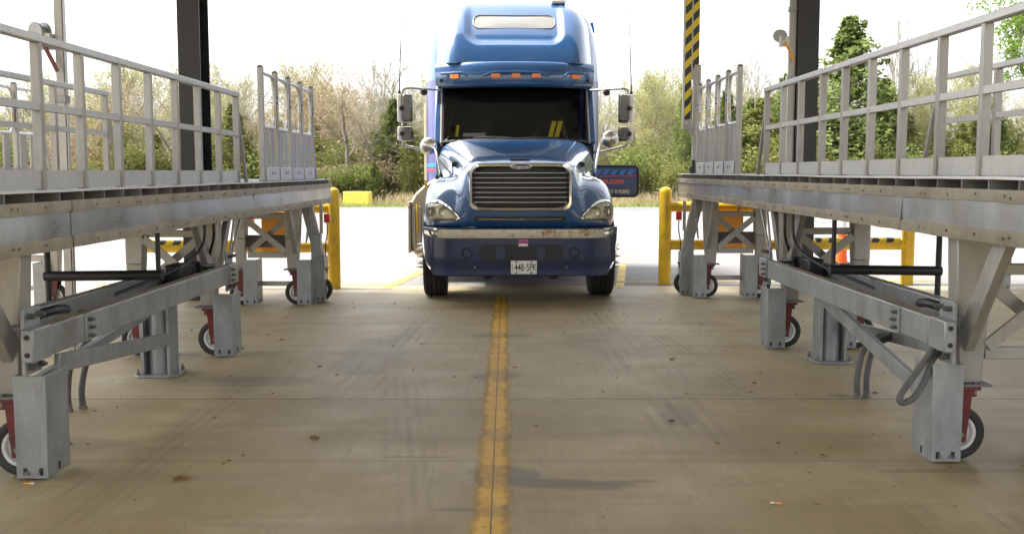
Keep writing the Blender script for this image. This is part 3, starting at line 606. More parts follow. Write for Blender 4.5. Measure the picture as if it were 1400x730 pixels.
# ------------------------------------------------------------------ lifting carriages between the legs
def lift(label, ref, sg, y0, y1, yp, ped, brace, seed=1):
    B = (ref+sg*ped, yp, 0)
    T = thing('lift_carriage', B, label, 'lifting frame', 'galvanised lifting frames under the platforms')
    def P(u, y, z): return (ref+sg*u, y, z)
    def bx(mb, u0, u1, ya, yb, z0, z1):
        a, b = ref+sg*u0, ref+sg*u1; mb.box(min(a, b), max(a, b), ya, yb, z0, z1); return mb
    def bolt(mb, u, y, z, r=.013, l=.022, ax=0):
        c = Vector(P(u, y, z)); d = Vector((sg*-1, 0, 0)) if ax == 0 else Vector((0, -1, 0)); mb.cyl(c, c+d*l, r, 6); mb.cyl(c+d*l, c+d*(l+.014), r*.55, 8)
    # pedestal
    q = bx(MB(), ped-.11, ped-.09, yp-.11, yp+.11, .02, .62); bx(q, ped+.09, ped+.11, yp-.11, yp+.11, .02, .62); q.cyl(P(ped, yp, .02), P(ped, yp, .62), .085, 20)
    q.build('pedestal', 'galv', T, B)
    q = MB().prism([(-.17, -.12), (-.12, -.17), (.12, -.17), (.17, -.12), (.17, .12), (.12, .17), (-.12, .17), (-.17, .12)], lambda a, b, d: P(ped+a, yp+b, d), .002, .02)
    bp = q.build('base_plate', 'galv', T, B, bev=.003)
    for a in (-.135, .135):
        for b in (-.12, .12): MB().cyl(P(ped+a, yp+b, .02), P(ped+a, yp+b, .037), .018, 6).cyl(P(ped+a, yp+b, .037), P(ped+a, yp+b, .06), .009, 8).build('anchor_bolt', 'zinc', bp, B)
    bx(MB(), ped-.16, ped+.16, yp-.16, yp+.16, .621, .64).build('cap_plate', 'galv', T, B)
    # two long channels
    y00 = y0
    for nm, ua, ub in (('beam', 0., .06), ('beam', .385, .44)):
        y0 = y00 if ua == 0. else y00+.8
        q = bx(MB(), ua, ub, y0+.22, y1-.30, .64, .80)
        b = q.build(nm, 'galv', T, B, bev=.008)
        bx(MB(), ua+.002, ub-.002, y0+.22, y1-.30, .8015, .803).build('beam_rust', 'flange', b, B)
        for ya, yb in ((y0, y0+.215), (y1-.295, y1)):
            e = bx(MB(), ua-.003, ub+.003, ya, yb, .635, .805).build('beam_end', 'galv', T, B, bev=.008)
            for z in (.675, .765): MB().cyl(P((ua+ub)/2, ya-.0005, z), P((ua+ub)/2, ya-.003, z), .014, 14).build('end_hole', 'black', e, B)
        if ua == 0.:
            for ys in (y0+.62, y1-.30):
                s = bx(MB(), -.012, -.0005, ys, ys+.07, .642, .798).build('splice_plate', 'galv', T, B, bev=.002)
                for z in (.675, .72, .765):
                    k = MB(); bolt(k, -.012, ys+.035+(.012 if z == .72 else 0), z); k.build('bolt', 'zinc', s, B)
            for fy in (.2, .45, .75): bx(MB(), .062, .10, y0+(y1-y0)*fy, y0+(y1-y0)*fy+.03, .70, .80).build('lug', 'zinc', T, B, bev=.003)
    y0 = y00
    # mounting plates bolted to the legs
    for ya in (y0+.05, y1-.12):
        s = bx(MB(), .064, .085, ya, ya+.18, .56, .90).build('mounting_plate', 'galv', T, B, bev=.003)
        for z in (.60, .86):
            for y in (ya+.04, ya+.14):
                k = MB(); bolt(k, .064, y, z, .017, .03); k.build('bolt', 'zinc', s, B)
    # trough and hydraulic clutter between channels
    bx(MB(), .14, .375, yp-.22, yp+.75, .645, .665).build('tray', 'galv', T, B)
    bx(MB(), .20, .34, yp+.02, yp+.30, .666, .86).build('valve_block', 'black', T, B, bev=.02)
    MB().cyl(P(.26, yp+.35, .75), P(.26, yp+.55, .78), .05, 14).build('motor', 'black', T, B)
    MB().tube([P(.22, y0+.25, .78), P(.18, y0+.4, .81), P(.26, y0+.55, .79), P(.2, y0+.7, .81), P(.24, y0+.95, .78)], .028, 8).build('hydraulic_hose', 'black', T, B)
    MB().tube([P(.12, y1-.35, .80), P(.16, y1-.55, .82), P(.2, yp+.4, .84), P(.24, yp+.2, .80)], .022, 8).build('hydraulic_hose', 'black', T, B)
    for p, q, w, h in brace:
        MB().bar(P(*p), P(*q), w, h).build('brace', 'galv', T, B, bev=.004)
    return T, P
TL, PL = lift('galvanised lifting frame left of the lane with low braces to a round pedestal', LREF, -1, 5.06, 8.92, 7.98, .38,
     [((.26, 7.86, .30), (.02, 5.36, .58), .03, .10), ((.42, 7.8, .50), (.30, 5.6, .40), .05, .06)])
TR, PR = lift('galvanised lifting frame right of the lane with a flat-faced pedestal and steep brace', RREF, 1, 5.36, 9.45, 8.55, .39,
     [((.25, 8.40, .58), (.10, 5.9, .33), .04, .10), ((.50, 8.4, .32), (.40, 6.2, .50), .05, .08)])
def conduit(label, pts, ends, r=.021):
    o = thing('floor_conduit', ends[0], label, 'conduit', 'grey flexible conduits')
    MB().tube(pts, r, 10, 6).build('tube', 'hose', o, ends[0])
    f = MB()
    for e in ends: f.cyl(e, (e[0], e[1], .02), .03, 10).cyl((e[0], e[1], .02), (e[0], e[1], .05), .026, 6)
    f.build('floor_fitting', 'zinc', o, ends[0])
conduit('grey conduit rising from the floor on the left, outer one of the pair', [(-2.96, 6.72, .03), (-2.96, 6.72, .15), (-2.94, 6.75, .32), (-2.86, 6.85, .47)], [(-2.96, 6.72, 0)])
conduit('grey conduit rising from the floor on the left, one nearer the lane', [(-2.90, 6.80, .03), (-2.90, 6.80, .15), (-2.87, 6.84, .32), (-2.78, 6.95, .46)], [(-2.90, 6.80, 0)])
conduit('grey conduit bending up from the floor on the right, one nearer the lane', [(2.43, 7.10, .03), (2.43, 7.10, .16), (2.47, 7.12, .33), (2.60, 7.2, .42), (2.78, 7.3, .43)], [(2.43, 7.10, 0)])
conduit('grey conduit bending up from the floor on the right, outer one of the pair', [(2.51, 7.14, .03), (2.51, 7.14, .16), (2.55, 7.17, .31), (2.66, 7.25, .39), (2.82, 7.32, .40)], [(2.51, 7.14, 0)])
h = MB().tube([(2.33, 5.55, .66), (2.25, 5.52, .56), (2.14, 5.48, .43), (2.10, 5.46, .37), (2.12, 5.46, .345), (2.18, 5.47, .37), (2.25, 5.5, .46), (2.31, 5.55, .57), (2.38, 5.60, .60)], .018, 10, 6).build('cable_loop', 'hose')
tag(h, 'grey cable hanging in a loop above the right near leg guard', 'cable', 'grey flexible conduits')

# ------------------------------------------------------------------ guard rails, boards, cones, winch posts
def guard(label, posts, y, tape):
    T = thing('guard_rail', (posts[0], y, 0), label, 'guard rail', 'yellow pipe guards at the open end'); B = (posts[0], y, 0)
    for x in posts:
        MB().lathe([(0, 0), (.088, 0), (.088, 1.30), (.082, 1.335), (.06, 1.362), (.03, 1.376), (0, 1.38)], (x, y, 0), (0, 0, 1), 24).build('bollard', 'yellow', T, B, smooth=40)
    a, b = min(posts), max(posts)
    for z in (1.10, .56): MB().cyl((a+.04, y+.002, z), (b-.04, y+.002, z), .072, 20).build('pipe_rail', 'yellow', T, B)
    s = MB()
    for t0, t1 in tape: s.cyl((t0, y+.002, .60), (t1, y+.002, .60), .062, 16)
    s.build('striped_tape', 'hazard', T, B)
guard('yellow pipe guard with round-topped bollard at the end of the right platform', [2.17, 5.62], 14.5, [(4.3, 5.5)])
guard('yellow pipe guard at the end of the left platform, mostly hidden behind its legs', [-2.44, -5.15], 13.98, [(-4.9, -4.0), (-3.9, -3.2)])
def board(label, x0, x1, y, z0, z1):
    T = thing('orange_board', ((x0+x1)/2, y, z0), label, 'board', 'orange boards on the guard rails'); B = ((x0+x1)/2, y, z0)
    MB().box(x0, x1, y, y+.02, z0, z1).build('panel', 'orange', T, B, bev=.004)
    for x in (x0+.06, x1-.06): MB().box(x-.012, x+.012, y+.021, y+.06, z1-.08, z1+.07).build('hook', 'zinc', T, B)
board('square orange board hung on the yellow guard behind the right platform\'s far leg', 2.78, 3.22, 14.25, .50, 1.05)
board('square orange board hung on the yellow guard behind the left platform\'s far leg', -3.38, -2.98, 13.80, .50, 1.05)
T = thing('notice_board', (-3.75, 14.3, 0), 'white notice board with orange band and green base behind the left platform', 'sign'); B = (-3.75, 14.3, 0)
MB().box(-3.9, -3.6, 14.3, 14.33, .82, 1.2).build('panel', 'white', T, B); MB().box(-3.9, -3.6, 14.29, 14.2985, .92, 1.1).build('orange_band', 'cone', T, B); MB().box(-3.9, -3.6, 14.29, 14.2985, .83, .90).build('green_band', 'green', T, B)
MB().box(-3.77, -3.73, 14.332, 14.36, 0, 1.0).build('post', 'galv', T, B)
def delin(x, y, label, h=1.05):
    T = thing('traffic_delineator', (x, y, 0), label, 'traffic cone', 'orange delineators in the yard'); B = (x, y, 0)
    MB().prism([(math.cos(R(22.5+45*k))*.2, math.sin(R(22.5+45*k))*.2) for k in range(8)], lambda a, b, d: (x+a, y+b, d), .0, .05).build('base', 'rubber', T, B)
    MB().lathe([(.10, .051), (.085, .2), (.075, h*.7), (.06, h), (.025, h+.01), (.025, h+.08), (0, h+.085)], (x, y, 0), (0, 0, 1), 20).build('cone', 'cone', T, B, smooth=40)
    MB().lathe([(.081, h*.62), (.074, h*.80)], (x, y, 0), (0, 0, 1), 20).build('reflective_collar', 'white', T, B)
delin(5.62, 17.4, 'tall orange traffic cone behind the right guard rail, the outer one')
delin(4.98, 17.2, 'tall orange traffic cone behind the right guard rail, beside the black column')
def winch(label, x, y, w, hz, ws, zb):
    T = thing('winch_post', (x, y, zb), label, 'winch post', 'aluminium winch uprights'); B = (x, y, zb)
    MB().box(x-w/2, x+w/2, y-.03, y+.03, zb, 5.6).build('upright', 'alum', T, B, bev=.003)
    MB().box(x+w/2+.004, x+w/2+.012, y-.02, y+.02, zb, 5.6).build('guide_strip', 'kick', T, B)
    hx = x+ws*(w/2+.09)
    d = MB().lathe([(0, -.05), (.085, -.05), (.085, -.035), (.05, -.03), (.05, .03), (.085, .035), (.085, .05), (0, .05)], (hx+ws*.03, y-.03, hz+.03), (.5, 1, .1), 22); dr = d.build('winch_drum', 'galv', T, B)
    MB().box(hx-.05, hx+.08, y-.09, y+.03, hz-.11, hz+.02).build('gearbox', 'kick', T, B, bev=.006)
    MB().bar((hx+.02, y-.1, hz-.06), (hx+.14, y-.11, hz-.30), .02, .03).build('crank_handle', 'orange' if ws < 0 and x > 0 else 'red', T, B)
    for z in (hz-.55, hz+.35): MB().box(x-w/2-.015, x+w/2+.015, y-.045, y+.045, z, z+.06).build('clamp', 'galv', T, B, bev=.003)
winch('aluminium upright with winch and orange handle beside the black column on the right', 3.735, 13.9, .085, 3.36, -1, .0)
winch('aluminium upright with a winch wheel behind the near left railing', -3.80, 8.75, .066, 2.72, -1, .0)

# ------------------------------------------------------------------ loose bits on the floor
def leaf(x, y, s, rz, label, m='leafbrown'):
    pts = []; rr = random.Random(int(x*1000+y*77))
    for k in range(14):
        a = 2*math.pi*k/14; r_ = s*(1 if k % 2 else .55)*rr.uniform(.75, 1.15); pts.append((math.cos(a)*r_*1.3, math.sin(a)*r_*.8))
    vs = [(0, 0, .006)]+[(a, b, .003+rr.uniform(0, .018)) for a, b in pts]
    o = MB().add(vs, [(0, 1+k, 1+(k+1) % 14) for k in range(14)]).build('dry_leaf', m, smooth=0, fix=False); o.location = (x, y, .001); o.rotation_euler = (0, 0, rz); o.scale = (1, 1, 1)
    md = o.modifiers.new('s', 'SOLIDIFY'); md.thickness = .0015
    return tag(o, label, 'leaf', 'dead leaves on the floor')
leaf(-1.72, 5.20, .045, .3, 'largest curled dead leaf on the floor right of the near left leg guard')
for (px, py, s, lb) in [(-1.18, 6.0, .03, 'long dark dead leaf on the floor left of the yellow line'), (1.02, 6.42, .02, 'reddish dead leaf on the floor between yellow line and right conduits'), (1.75, 5.62, .022, 'small dead leaf on the floor left of the near right leg guard'), (1.36, 8.6, .03, 'brown dead leaf on the floor in front of the right far guards'), (2.55, 4.85, .026, 'dead leaf on the floor in front of the near right caster')]:
    leaf(px, py, s, px*3, lb)
def butt(x, y, rz, label):
    T = thing('cigarette_butt', (x, y, 0), label, 'cigarette butt', 'cigarette butts on the floor', rz)
    MB().cyl((-.025, 0, .006), (.008, 0, .006), .0055, 8).build('filter', 'orange', T); MB().cyl((.0082, 0, .006), (.026, 0, .006), .0053, 8).build('paper', 'paper', T)
butt(1.27, 4.80, 2.9, 'orange cigarette butt on open floor right of the yellow line'); butt(-2.47, 5.11, .1, 'orange cigarette butt in front of the near left leg guard')
rnd = random.Random(5); mb = MB()
for i in range(420):
    x, y = rnd.uniform(-3.4, 3.4), rnd.uniform(4.2, 12.5)
    if abs(x) < 1.4 and rnd.random() < .6: continue
    s = rnd.uniform(.003, .012)*(1 if rnd.random() < .8 else 1.8); a = rnd.uniform(0, 6.28); c, d = math.cos(a)*s*rnd.uniform(1, 2.4), math.sin(a)*s
    mb.add([(x-c, y-d, .002), (x+d*.5, y-c*.5, .002), (x+c, y+d, .002), (x, y, .002+s*.7)], [(0, 1, 3), (1, 2, 3), (2, 0, 3)])
o = mb.build('debris', 'leafbrown', smooth=0, fix=False); tag(o, 'scatter of tiny leaf crumbs and grit on the concrete floor', 'debris', kind='stuff')

# ------------------------------------------------------------------ the truck (local frame: x across, y back from the bumper, z up)
TK = thing('semi_truck', (.105, 12.2, 0), 'blue long-nosed semi truck facing the camera, half under the canopy', 'truck', None, R(1.45))
def mirror_rows(half):     # columns run centre -> outside; returns full rows
    return [[(-x, y, z) for x, y, z in reversed(r[1:])]+list(r) for r in half]
def evalbvh(o):
    dg = bpy.context.evaluated_depsgraph_get(); e = o.evaluated_get(dg); me = e.to_mesh()
    b = BVHTree.FromPolygons([v.co.copy() for v in me.vertices], [tuple(p.vertices) for p in me.polygons]); e.to_mesh_clear(); return b
hood_cols = [
 [(0, .13, .93), (0, .09, 1.06), (0, .10, 1.40), (0, .13, 1.62), (0, .22, 1.715), (0, .40, 1.76), (0, .85, 1.84), (0, 1.4, 1.94), (0, 2.10, 2.05)],
 [(.36, .14, .93), (.36, .10, 1.06), (.36, .11, 1.40), (.36, .14, 1.62), (.36, .23, 1.71), (.38, .41, 1.755), (.42, .85, 1.835), (.48, 1.4, 1.935), (.56, 2.12, 2.045)],
 [(.62, .18, .93), (.62, .15, 1.06), (.62, .16, 1.40), (.62, .19, 1.60), (.62, .29, 1.68), (.65, .46, 1.72), (.72, .9, 1.79), (.83, 1.45, 1.88), (.97, 2.16, 2.0)],
 [(.70, .20, .93), (.70, .18, 1.06), (.69, .22, 1.38), (.69, .28, 1.54), (.695, .38, 1.61), (.72, .55, 1.64), (.80, .95, 1.69), (.92, 1.48, 1.77), (1.06, 2.2, 1.86)],
 [(.78, .22, .93), (.78, .20, 1.06), (.76, .30, 1.31), (.76, .42, 1.44), (.76, .55, 1.50), (.78, .72, 1.52), (.85, 1.02, 1.54), (.95, 1.5, 1.60), (1.09, 2.2, 1.68)],
 [(.93, .28, .93), (.93, .26, 1.06), (.92, .38, 1.30), (.92, .52, 1.43), (.92, .68, 1.51), (.93, .84, 1.535), (.95, 1.08, 1.55), (1.0, 1.52, 1.53), (1.11, 2.2, 1.5)],
 [(1.08, .40, .93), (1.08, .38, 1.06), (1.08, .50, 1.27), (1.08, .64, 1.39), (1.08, .80, 1.46), (1.08, .95, 1.49), (1.09, 1.15, 1.50), (1.10, 1.55, 1.46), (1.13, 2.2, 1.36)],
 [(1.17, .58, .93), (1.175, .56, 1.06), (1.18, .64, 1.19), (1.185, .76, 1.28), (1.19, .90, 1.335), (1.19, 1.03, 1.36), (1.19, 1.2, 1.365), (1.185, 1.58, 1.31), (1.16, 2.2, 1.18)],
 [(1.185, .68, .88), (1.195, .66, 1.0), (1.20, .72, 1.06), (1.205, .82, 1.12), (1.205, .92, 1.15), (1.205, 1.05, 1.165), (1.205, 1.2, 1.15), (1.2, 1.58, .95), (1.17, 2.2, .72)],
]
half = [[hood_cols[c][r] for c in range(9)] for r in range(9)]
hood = MB().grid(mirror_rows(half)).build('hood', 'blue', TK, sub=3, smooth=180)
HB = evalbvh(hood)
def hy(x, z, d=.7):
    h = HB.ray_cast(Vector((x, -2, z)), Vector((0, 1, 0)))
    return h[0].y if h[0] else d
def hz(x, y, d=1.5):
    h = HB.ray_cast(Vector((x, y, 5)), Vector((0, 0, -1)))
    return h[0].z if h[0] else d
# hood lip shadow gap, vent slot, centre mark, seam lines
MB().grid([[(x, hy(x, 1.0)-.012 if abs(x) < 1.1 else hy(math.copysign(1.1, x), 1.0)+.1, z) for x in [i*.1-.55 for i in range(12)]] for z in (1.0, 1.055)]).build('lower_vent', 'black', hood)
MB().tube([(x, hy(x, 1.02)-.022, 1.018) for x in [-.5+i*.1 for i in range(11)]], .012, 8, 1).build('vent_bar', 'dullchrome', hood)
MB().tube([(x, .30, hz(x, .30)+.004) for x in (-.12, -.06, 0, .06, .12)], .014, 8, 1).build('hood_badge', 'black', hood)
for s in (-1, 1):
    MB().tube([(s*(.12+.55*t), .36+1.5*t, hz(s*(.12+.55*t), .36+1.5*t)-.002) for t in [i/8 for i in range(9)]][::1], .0035, 6, 1).build('hood_crease', 'blue', hood)
    # rubber hood latch with cables to the mirror
    x, y = s*.80, .95; z = hz(x, y)
    MB().box(x-.05, x+.05, y-.03, y+.03, z-.02, z+.045).build('hood_latch', 'black', hood, bev=.012)
# grille: chrome surround, bars, mesh, badge
def rrect(w, h, r, n=6, top=0.):
    pts = []
    for cx, cz, a0 in ((w/2-r, h/2-r, 0), (-w/2+r, h/2-r, 90), (-w/2+r, -h/2+r, 180), (w/2-r, -h/2+r, 270)):
        for k in range(n+1):
            a = R(a0+90*k/n); x = cx+math.cos(a)*r; z = cz+math.sin(a)*r
            if z > 0 and top: z += top*(1-(2*x/w)**2)
            pts.append((x, z))
    return pts
gz = 1.405; GW, GH = 1.235, .56
def gy(x): return -.025+.11*(x/.62)**2
outer = rrect(GW, GH, .10, 8, .02); n = len(outer)
def ring(o, k, c=gz, yo=0.): return [(x*k[0], gy(x)+k[2]+yo, c+z*k[1]) for x, z in o]
rings = [ring(outer, (1.0, 1.0, .12)), ring(outer, (1.0, 1.0, .0)), ring(outer, (.985, .97, -.035)), ring(outer, (.94, .87, -.045)), ring(outer, (.905, .80, -.012)), ring(outer, (.90, .79, .06))]
mb = MB(); vs = [p for r_ in rings for p in r_]
mb.add(vs, [(i*n+k, i*n+(k+1) % n, (i+1)*n+(k+1) % n, (i+1)*n+k) for i in range(len(rings)-1) for k in range(n)])
gr = mb.build('grille_surround', 'chrome', TK, smooth=50)
MB().grid([[(x, gy(x)+.065, z) for x in [-.6+i*.1 for i in range(13)]] for z in (gz-.24, gz, gz+.25)]).build('grille_mesh', 'black', gr)
for k in range(7):
    z = gz-.178+k*.058
    m = MB(); m.grid([[(x, gy(x)+dy, z+dz) for x in [-.55+i*.05 for i in range(23)]] for dy, dz in ((.03, -.006), (.0, -.007), (-.006, -.001), (-.003, .006), (.03, .007), (.03, -.006))]); m.build('grille_bar', 'kick', gr, smooth=50)
for x in (-.36, .0, .36): MB().box(x-.006, x+.006, gy(x)+.032, gy(x)+.05, gz-.22, gz+.22).build('grille_strut', 'black', gr)
bz = gz+.247
m = MB(); pts = [(math.cos(2*math.pi*k/32)*.125, math.sin(2*math.pi*k/32)*.036) for k in range(32)]
m.prism(pts, lambda a, b, d: (a, gy(0)-.05+d, bz+b), 0, .03); bd = m.build('grille_badge', 'chrome', gr, bev=.005)
m = MB(); m.prism([(a*.88, b*.78) for a, b in pts], lambda a, b, d: (a, gy(0)-.053+d, bz+b), 0, .002); m.build('badge_inlay', 'ink', bd)
text('Freightliner', .042, 'dullchrome', 'badge_lettering', bd, (0, gy(0)-.0545, bz-.004), (R(90), 0, 0), .001)
# headlamps
def lamp(s):
    P = [(.735, 1.035), (.80, 1.12), (.88, 1.19), (.97, 1.235), (1.06, 1.245), (1.125, 1.225), (1.155, 1.17), (1.16, 1.10), (1.15, 1.02), (1.10, 1.005), (.95, 1.005), (.82, 1.01), (.75, 1.015)]
    Q = []
    m = len(P)
    for i in range(m):
        a, b, c, d = P[i-1], P[i], P[(i+1) % m], P[(i+2) % m]
        for k in range(4):
            t = k/4; Q.append(tuple(.5*(2*b[j]+(c[j]-a[j])*t+(2*a[j]-5*b[j]+4*c[j]-d[j])*t*t+(3*b[j]-a[j]-3*c[j]+d[j])*t**3) for j in (0, 1)))
    cx, cz = .98, 1.11; n = len(Q)
    def on(x, z, o): return (s*x, hy(s*min(x, 1.165), z)+o, z)
    def rg(kx, kz, o): return [on(cx+(x-cx)*kx, cz+(z-cz)*kz, o) for x, z in Q]
    def rg2(kx, kz, o, sh): return [on(cx+sh+(x-cx)*kx, cz-.008+(z-cz)*kz, o) for x, z in Q]
    def band(rs, name, m_, par, cap=None):
        vs = [p for r_ in rs for p in r_]; fs = [(i*n+k, i*n+(k+1) % n, (i+1)*n+(k+1) % n, (i+1)*n+k) for i in range(len(rs)-1) for k in range(n)]
        if cap is not None:
            vs.append(cap); fs += [((len(rs)-1)*n+k, (len(rs)-1)*n+(k+1) % n, len(vs)-1) for k in range(n)]
        return MB().add(vs, fs).build(name, m_, par, smooth=50)
    bz_ = band([rg(1.03, 1.05, .02), rg(1.03, 1.05, -.016), rg(.99, .97, -.036), rg2(.93, .88, -.030, .014), rg2(.90, .84, -.004, .02)], 'headlamp', 'chrome', TK)
    band([rg2(.89, .82, -.006, .022), rg2(.5, .5, -.005, .03)], 'reflector', 'lensbulb', bz_, on(cx+.03, cz, -.005))
    for bx_ in (.93, 1.06):
        c = on(bx_, cz-.005, 0); MB().lathe([(.062, -.026), (.05, -.012), (.02, -.008), (0, -.008)], (c[0], c[1], c[2]), (0, 1, 0), 20).build('lamp_bowl', 'dullchrome', bz_)
    band([rg2(.90, .83, -.016, .021), rg2(.75, .7, -.042, .025), rg2(.4, .4, -.052, .03)], 'lens', 'lens', bz_, on(cx+.03, cz, -.054))
    a = on(1.125, 1.10, -.028); MB().box(a[0]-.018, a[0]+.018, a[1], a[1]+.02, 1.05, 1.16).build('indicator', 'tank', bz_, bev=.008)
lamp(-1); lamp(1)
# bumper
def bp(x, z):    # front-surface y of the bumper
    a = abs(x); return .0+.02*a*a+(0 if a < .82 else 2.1*(a-.82)**2)+(.02 if z < .5 else 0)
def bumper(name, m_, zs, xs, off=0., bulge=0., par=TK, lim=None, smooth=60):
    rows = []
    for z in zs:
        w = lim(z) if lim else 1.165
        rows.append([(x*w, bp(x*w, z)+off-bulge*math.sin(math.pi*(z-zs[0])/(zs[-1]-zs[0])), z) for x in xs])
    return MB().grid(rows).build(name, m_, par, smooth=smooth)
XS = [math.sin(R(-90+i*6))*1. for i in range(31)]
def lim(z): return 1.165 if z > .72 else 1.165-.13*((.72-z)/.37)**2.2
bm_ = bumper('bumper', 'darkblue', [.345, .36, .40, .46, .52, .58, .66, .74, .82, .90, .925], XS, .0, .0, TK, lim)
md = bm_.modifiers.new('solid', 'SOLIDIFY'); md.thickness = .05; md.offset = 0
for s in (-1, 1):   # wrapped bumper ends back to the wheel arch
    rows = [[(s*lim(z), bp(lim(z), z)+.02+d, z) for d in (0, .06, .14, .20)] for z in (.36, .45, .58, .72, .83, .925)]
    MB().grid(rows).build('bumper_return', 'darkblue', bm_, smooth=60)
    MB().tube([(s*1.16, bp(1.16, .9)-.004, .915), (s*1.172, bp(1.16, .8)-.004, .78), (s*1.165, bp(1.15, .7)-.004, .66), (s*1.14, bp(1.14, .6)-.006, .54), (s*1.10, bp(1.10, .5)-.006, .45), (s*1.045, bp(1.04, .4)+.012, .39), (s*.98, bp(.98, .4)+.012, .365)], .019, 8, 4).build('bumper_trim', 'chrome', bm_)
band = [-1+i*.05 for i in range(41)]
bumper('bumper_band', 'rust', [.803, .808, .82, .86, .89, .902, .907], [-.86+i*.043 for i in range(41)], -.028, .014, bm_)
for s in (-1, 1):
    rows = []
    for z, o in ((.795, .0), (.81, -.012), (.86, -.022), (.905, -.012), (.92, .0)):
        rows.append([(s*x, bp(x, .8)-.028+o, z+(.035*((x-1.0)/.17)**2 if x > 1.0 and z < .86 else 0)) for x in [1.003+i*.0162 for i in range(11)]])
    MB().grid(rows).build('chrome_end', 'chrome', bm_, smooth=60)
m = MB(); m.prism(rrect(1.0, .20, .06), lambda a, b, d: (a, bp(a, .6)-.03+d, .625+b), 0, .01); m.build('air_intake', 'black', bm_)
for x in (-.24, .24): MB().box(x-.05, x+.05, bp(x, .6)-.0315, bp(x, .6)-.0302, .55, .70).build('intake_vane', 'darkblue', bm_)
for s in (-1, 1):
    MB().lathe([(.062, -.012), (.055, -.004), (.05, .012), (0, .014)], (s*.64, bp(.64, .6)-.03, .625), (0, 1, 0), 20).build('fog_lamp_recess', 'black', bm_)
    MB().lathe([(.013, 0), (.012, -.008), (0, -.01)], (s*.55, bp(.55, .5)-.022, .455), (0, 1, 0), 10).build('bumper_bolt', 'zinc', bm_)
    MB().box(s*.40-.05, s*.40+.05, .08, .16, .30, .345).build('tow_hook', 'black', bm_, bev=.015)
pl = MB().box(-.155, .155, -.042, -.036, .375, .535).build('licence_plate', 'plate', TK, bev=.003); pl.location = (.035, 0, 0)
text('448', .118, 'ink', 'plate_lettering', pl, (-.055, -.0425, .452), (R(90), 0, 0), .0012, .62, .001)
text('5PK', .118, 'ink', 'plate_lettering', pl, (.090, -.0425, .452), (R(90), 0, 0), .0012, .62, .001)
MB().cyl((.017, -.0445, .448), (.017, -.0422, .448), .008, 10).build('plate_dot', 'ink', pl)
for x in (-.115, .115):
    for z in (.392, .52): MB().cyl((x*.78, -.046, z), (x*.78, -.042, z), .011, 8).build('plate_screw', 'black', pl)
for k in range(3): MB().box(-.142, -.130, -.0435, -.0422, .41+k*.032, .43+k*.032).build('plate_side_mark', 'hatch', pl)
m = MB().box(-.03, .085, -.036, -.031, .705, .79).build('bumper_sticker', 'pink', bm_); MB().box(-.025, .08, -.0372, -.0362, .71, .735).build('sticker_band', 'plate', m)
for x in (-.01, .03, .06): MB().box(x-.012, x+.012, -.0372, -.0362, .745, .775).build('sticker_mark', 'purple', m)
# cab: floor shell behind hood, pillars, windscreen
def wsc(u, t):   # windscreen surface: u -1..1, t 0 bottom..1 top
    x = 1.06*u; return (x, 2.03+.30*u*u+t*(.52-.06*u*u), 2.035+.77*t-.035*u*u*(1-t))
US = [-1+i*.1 for i in range(21)]
ws = MB().grid([[wsc(u, t) for u in US] for t in (.01, .25, .5, .75, .99)]).build('windscreen', 'glass', TK, smooth=60, fix=False)
MB().tube([wsc(-1, 0), wsc(-.5, 0), wsc(0, 0), wsc(.5, 0), wsc(1, 0)], .022, 8, 4).build('cowl_seal', 'black', ws)
for s in (-1, 1):
    a, b = Vector(wsc(s, -.02)), Vector(wsc(s, 1.0)); o = Vector((s*.035, .03, 0))
    MB().bar(a+o, b+o, .085, .10).build('pillar', 'blue', TK, bev=.02, smooth=50)
    MB().tube([a+Vector((s*-.012, -.02, 0)), (a+b)/2+Vector((s*-.014, -.02, 0)), b+Vector((s*-.012, -.02, 0))], .013, 6, 1).build('windscreen_trim', 'kick', TK)
    MB().tube([a+Vector((s*-.04, -.01, .03)), (a+b)/2+Vector((s*-.04, -.01, 0)), b+Vector((s*-.04, -.01, 0))], .016, 6, 1).build('windscreen_seal', 'black', ws)
    MB().tube([wsc(s*.08, .03), wsc(s*.3, .05), wsc(s*.55, .045)], .010, 6, 3).build('wiper', 'black', ws)
    # door with window
    d = MB().box(s*1.075 if s > 0 else -1.125, 1.125 if s > 0 else -1.075, 2.36, 3.30, 1.02, 2.06).build('cab_door', 'blue', TK, bev=.02)
    MB().box(min(s*1.085, s*1.105), max(s*1.085, s*1.105), 2.62, 3.26, 2.062, 2.76).build('door_window', 'glass', d)
    MB().box(min(s*1.08, s*1.125), max(s*1.08, s*1.125), 3.265, 3.345, 2.062, 2.80).build('door_frame', 'blue', d)
    MB().box(min(s*1.126, s*1.15), max(s*1.126, s*1.15), 3.1, 3.24, 1.9, 1.94).build('handle', 'black', d)
